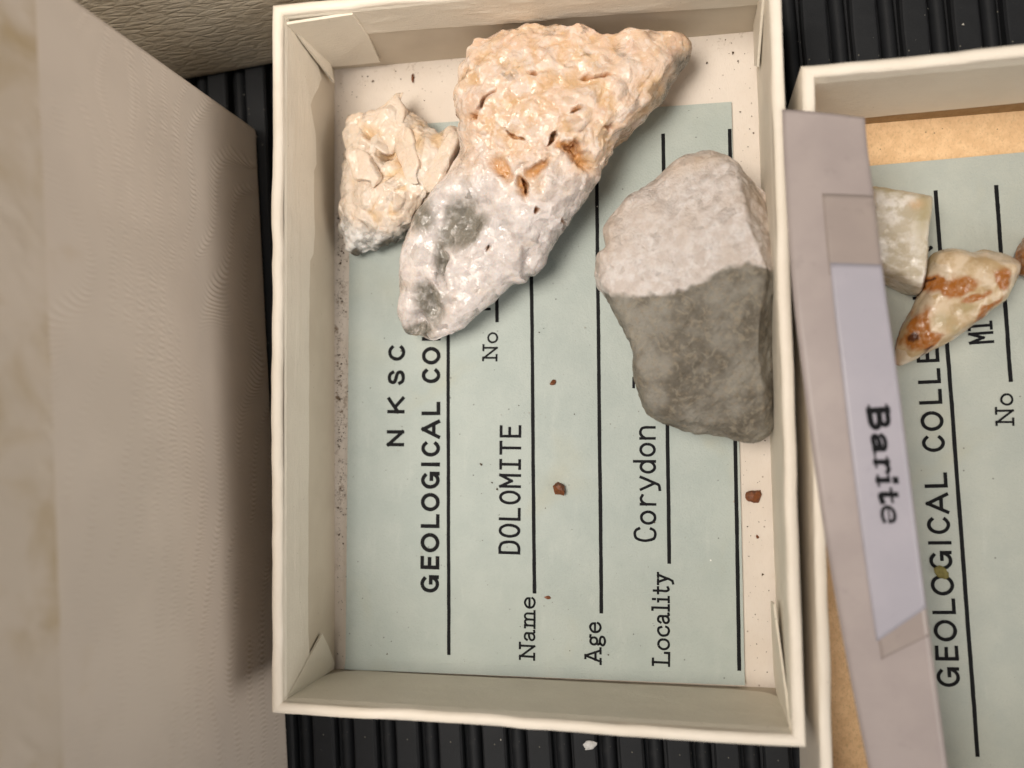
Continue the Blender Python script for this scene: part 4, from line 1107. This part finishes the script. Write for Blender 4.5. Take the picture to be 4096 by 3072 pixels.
# bold serif letters, reading down the strip: outlines of stems, bowls and hairlines by stroke width
BAR = [  # (advance, [(width, polyline)])
    (.72, [(.17, [(.14, .04), (.14, .96)]), (.06, [(.0, .03), (.34, .03)]), (.06, [(.0, .97), (.34, .97)]), (.13, spline([(.2, .97), (.48, .94), (.56, .75), (.46, .55), (.2, .53)])), (.15, spline([(.2, .53), (.5, .49), (.62, .27), (.5, .06), (.2, .03)]))]),
    (.56, [(.14, [(.40, .08), (.40, .48)]), (.11, spline([(.06, .5), (.14, .63), (.28, .66), (.39, .6), (.40, .46)])), (.12, spline([(.38, .38), (.18, .32), (.06, .18), (.12, .04), (.28, .06), (.40, .2)])), (.06, [(.42, .05), (.54, .03)])]),
    (.48, [(.15, [(.14, .04), (.14, .62)]), (.06, [(.0, .03), (.30, .03)]), (.06, [(.0, .64), (.14, .64)]), (.11, spline([(.16, .44), (.24, .6), (.36, .66), (.44, .58)]))]),
    (.32, [(.15, [(.14, .04), (.14, .52)]), (.06, [(.0, .03), (.30, .03)]), (.06, [(.0, .58), (.14, .58)]), (.15, [(.12, .95), (.16, .95)])]),
    (.38, [(.14, spline([(.16, .86), (.16, .5), (.16, .2), (.2, .05), (.36, .1)])), (.07, [(.0, .64), (.36, .64)])]),
    (.52, [(.045, [(.08, .36), (.46, .36)]), (.09, spline([(.46, .37), (.42, .58), (.27, .67), (.12, .57), (.06, .34), (.12, .10), (.28, .0), (.46, .06)]))]),
]
LW = PRs - PLs; wmm = float(np.mean(np.linalg.norm(LW, axis=1)))
ys0, ys1 = s_of(878), s_of(1135)
tot = sum(a for a, _ in BAR) + .06 * 5
V, F, x = [], [], 0.0
hcap = 0.2 * wmm
kx = (ys1 - ys0) / tot
for adv, pls in BAR:
    for w, pl in pls:
        stroke_mesh([[((x + px) * kx, py * hcap) for px, py in pl]], w * 1.4 * (kx + hcap) / 2, V, F,
                    lambda X, Y: sheet(.645 + Y / wmm, ys0 + X, 0.09))
    x += adv + .06
obj('printed_text', np.array(V), F, M['ink'], strip)

# ------------------------------------------------------------------ loose bits
def chip(name, x, y, z, r, mat, label, cat, seed, flat=.55, stretch=1.0, turn=0.0):
    rg = np.random.RandomState(seed)
    n, m = 14, 9
    V = []
    for i in range(m):
        ph = math.pi * (i / (m - 1)) * .998 + .001
        for j in range(n):
            t = 2 * math.pi * j / n
            V.append((math.sin(ph) * math.cos(t), math.sin(ph) * math.sin(t), math.cos(ph)))
    V = np.array(V)
    pl = rg.normal(size=(9, 3)); pl /= np.linalg.norm(pl, axis=1)[:, None]
    d = (V @ pl.T).max(1); V = V * (0.85 / np.maximum(d, .5))[:, None]
    V = V * (1 + .12 * vnoise(V * 3 + seed, 1.0, seed)[:, None]) * np.array([r * stretch, r, r * flat])
    c, s_ = math.cos(turn), math.sin(turn)
    V = np.stack([V[:, 0] * c - V[:, 1] * s_, V[:, 0] * s_ + V[:, 1] * c, V[:, 2]], 1)
    P = at(x, y, z); V = V + np.array([P[0], P[1], z - V[:, 2].min()])
    o = obj(name, V, grid_faces(m, n, True)[:, ::-1], mat, None, base=(P[0], P[1], z)); tag(o, label, cat)
    return o
def mk_chip(name, c1, c2, rough=.5):
    n = Nodes(name); c = n.mix(n.ramp(n.noise(2.2, 4), .35, .65), c1, c2); n.bump(n.noise(3, 3), .3, .2); return n.done(c, rough, .4)
M['rust'] = mk_chip('rusty_grain', (0.20, 0.062, 0.018), (0.11, 0.036, 0.012))
M['flake'] = mk_chip('white_flake', (0.55, 0.54, 0.52), (0.4, 0.39, 0.37), .35)
M['moss'] = mk_chip('olive_smudge', (0.20, 0.17, 0.05), (0.14, 0.12, 0.03), .7)
chip('rust_grain', 1209, 1056, ZC, .86, M['rust'], 'rusty brown grain lying on the green card above the Age line', 'grain', 3, stretch=.95)
chip('rust_grain', 1622, 1072, 0.0, .72, M['rust'], 'dark brown crumb on the bare floor between card and box wall', 'grain', 8, stretch=1.15, turn=.6)
chip('rust_grain', 1196, 826, ZC, .34, M['rust'], 'tiny brown grain on the green card between the long rock and rusty grain', 'grain', 12)
chip('red_fleck', 892, 171, 0.0, .5, M['rust'], 'thin red-brown fleck on the cream floor by the back wall', 'fleck', 15, .3, .4)
chip('red_fleck', 1184, 1291, ZC, .22, M['rust'], 'minute red fleck on the card beside the word Name', 'fleck', 19, .4, 1.6)
chip('rust_grain', 1636, 1160, 0.0, .18, M['rust'], 'pin-sized tan grain on the bare floor by the card edge', 'grain', 22)
chip('rust_grain', 1690, 1468, 0.0, .2, M['rust'], 'speck of brown grit in the box corner', 'grain', 23)
chip('white_flake', 1278, 1608, MZ, .5, M['flake'], 'white flake lying on the black ribbed mat', 'flake', 27, .3, 1.5, .7)
chip('olive_crumb', 2030, 1236, ZC2, .75, M['moss'], 'olive crumb stuck on the heading of the second card', 'crumb', 31, .25, .8)

# ------------------------------------------------------------------ grit: crumbs too small and too many to count
def grit(name, spots, mat, size, seed):
    rg = np.random.RandomState(seed); V, F = [], []
    tet = np.array([(1, 1, 1), (1, -1, -1), (-1, 1, -1), (-1, -1, 1)], float) / 1.7
    for x, y, z in spots:
        q = rg.normal(size=(3, 3)); q, _ = np.linalg.qr(q)
        r = size * rg.lognormal(0, .45); b = len(V)
        T = (tet * rg.uniform(.5, 1.2, (4, 3))) @ q * r
        T[:, 2] += z - T[:, 2].min()
        V += (T + np.array([x, y, 0])).tolist(); F += [(b, b + 1, b + 2), (b, b + 3, b + 1), (b, b + 2, b + 3), (b + 1, b + 3, b + 2)]
    o = obj(name, np.array(V), F, mat, None); o['kind'] = 'stuff'; o['label'] = 'fine dark grit and rock dust'
    return o
rg = np.random.RandomState(5)
sp = []
while len(sp) < 420:                        # along the foot of the long wall
    y = rg.uniform(-41, 41)
    if rg.rand() < (0.95 if -25 < y < 22 else 0.25) * (0.45 + 0.55 * math.sin(y * .9 + 2 * math.sin(y * .37)) ** 2): sp.append((-29.2 + abs(rg.normal(0, .75)), y, 0.0))
for _ in range(110): sp.append((rg.uniform(-28.5, 28.5), 42.0 - abs(rg.normal(0, 3.5)), 0.0))
for _ in range(110): sp.append((rg.uniform(26.2, 29.0), rg.uniform(-42, 42), 0.0))
for _ in range(160): sp.append((rg.uniform(-27, 25), rg.uniform(-42, 33), ZC))
grit('grit', sp, mk_chip('dark_grit', (0.10, 0.06, 0.03), (0.07, 0.05, 0.03), .8), .078, 6)
sp = [(rg.uniform(-55, 75), rg.uniform(-64, 60), -1.0) for _ in range(650)]
sp = [(x, y, -1.0 if ((x + .05 * y - X0) % PER) < 3.2 else -2.0) for x, y, z in sp if not (-32 < x < 97 and -45 < y < 45 and (x < 32 or y < 32))]
sp += [(rg.uniform(-26, 25), rg.uniform(-42, 33), ZC) for _ in range(45)]
grit('rock_dust', sp, mk_chip('pale_dust', (0.5, 0.48, 0.42), (0.36, 0.34, 0.29), .7), .085, 7)
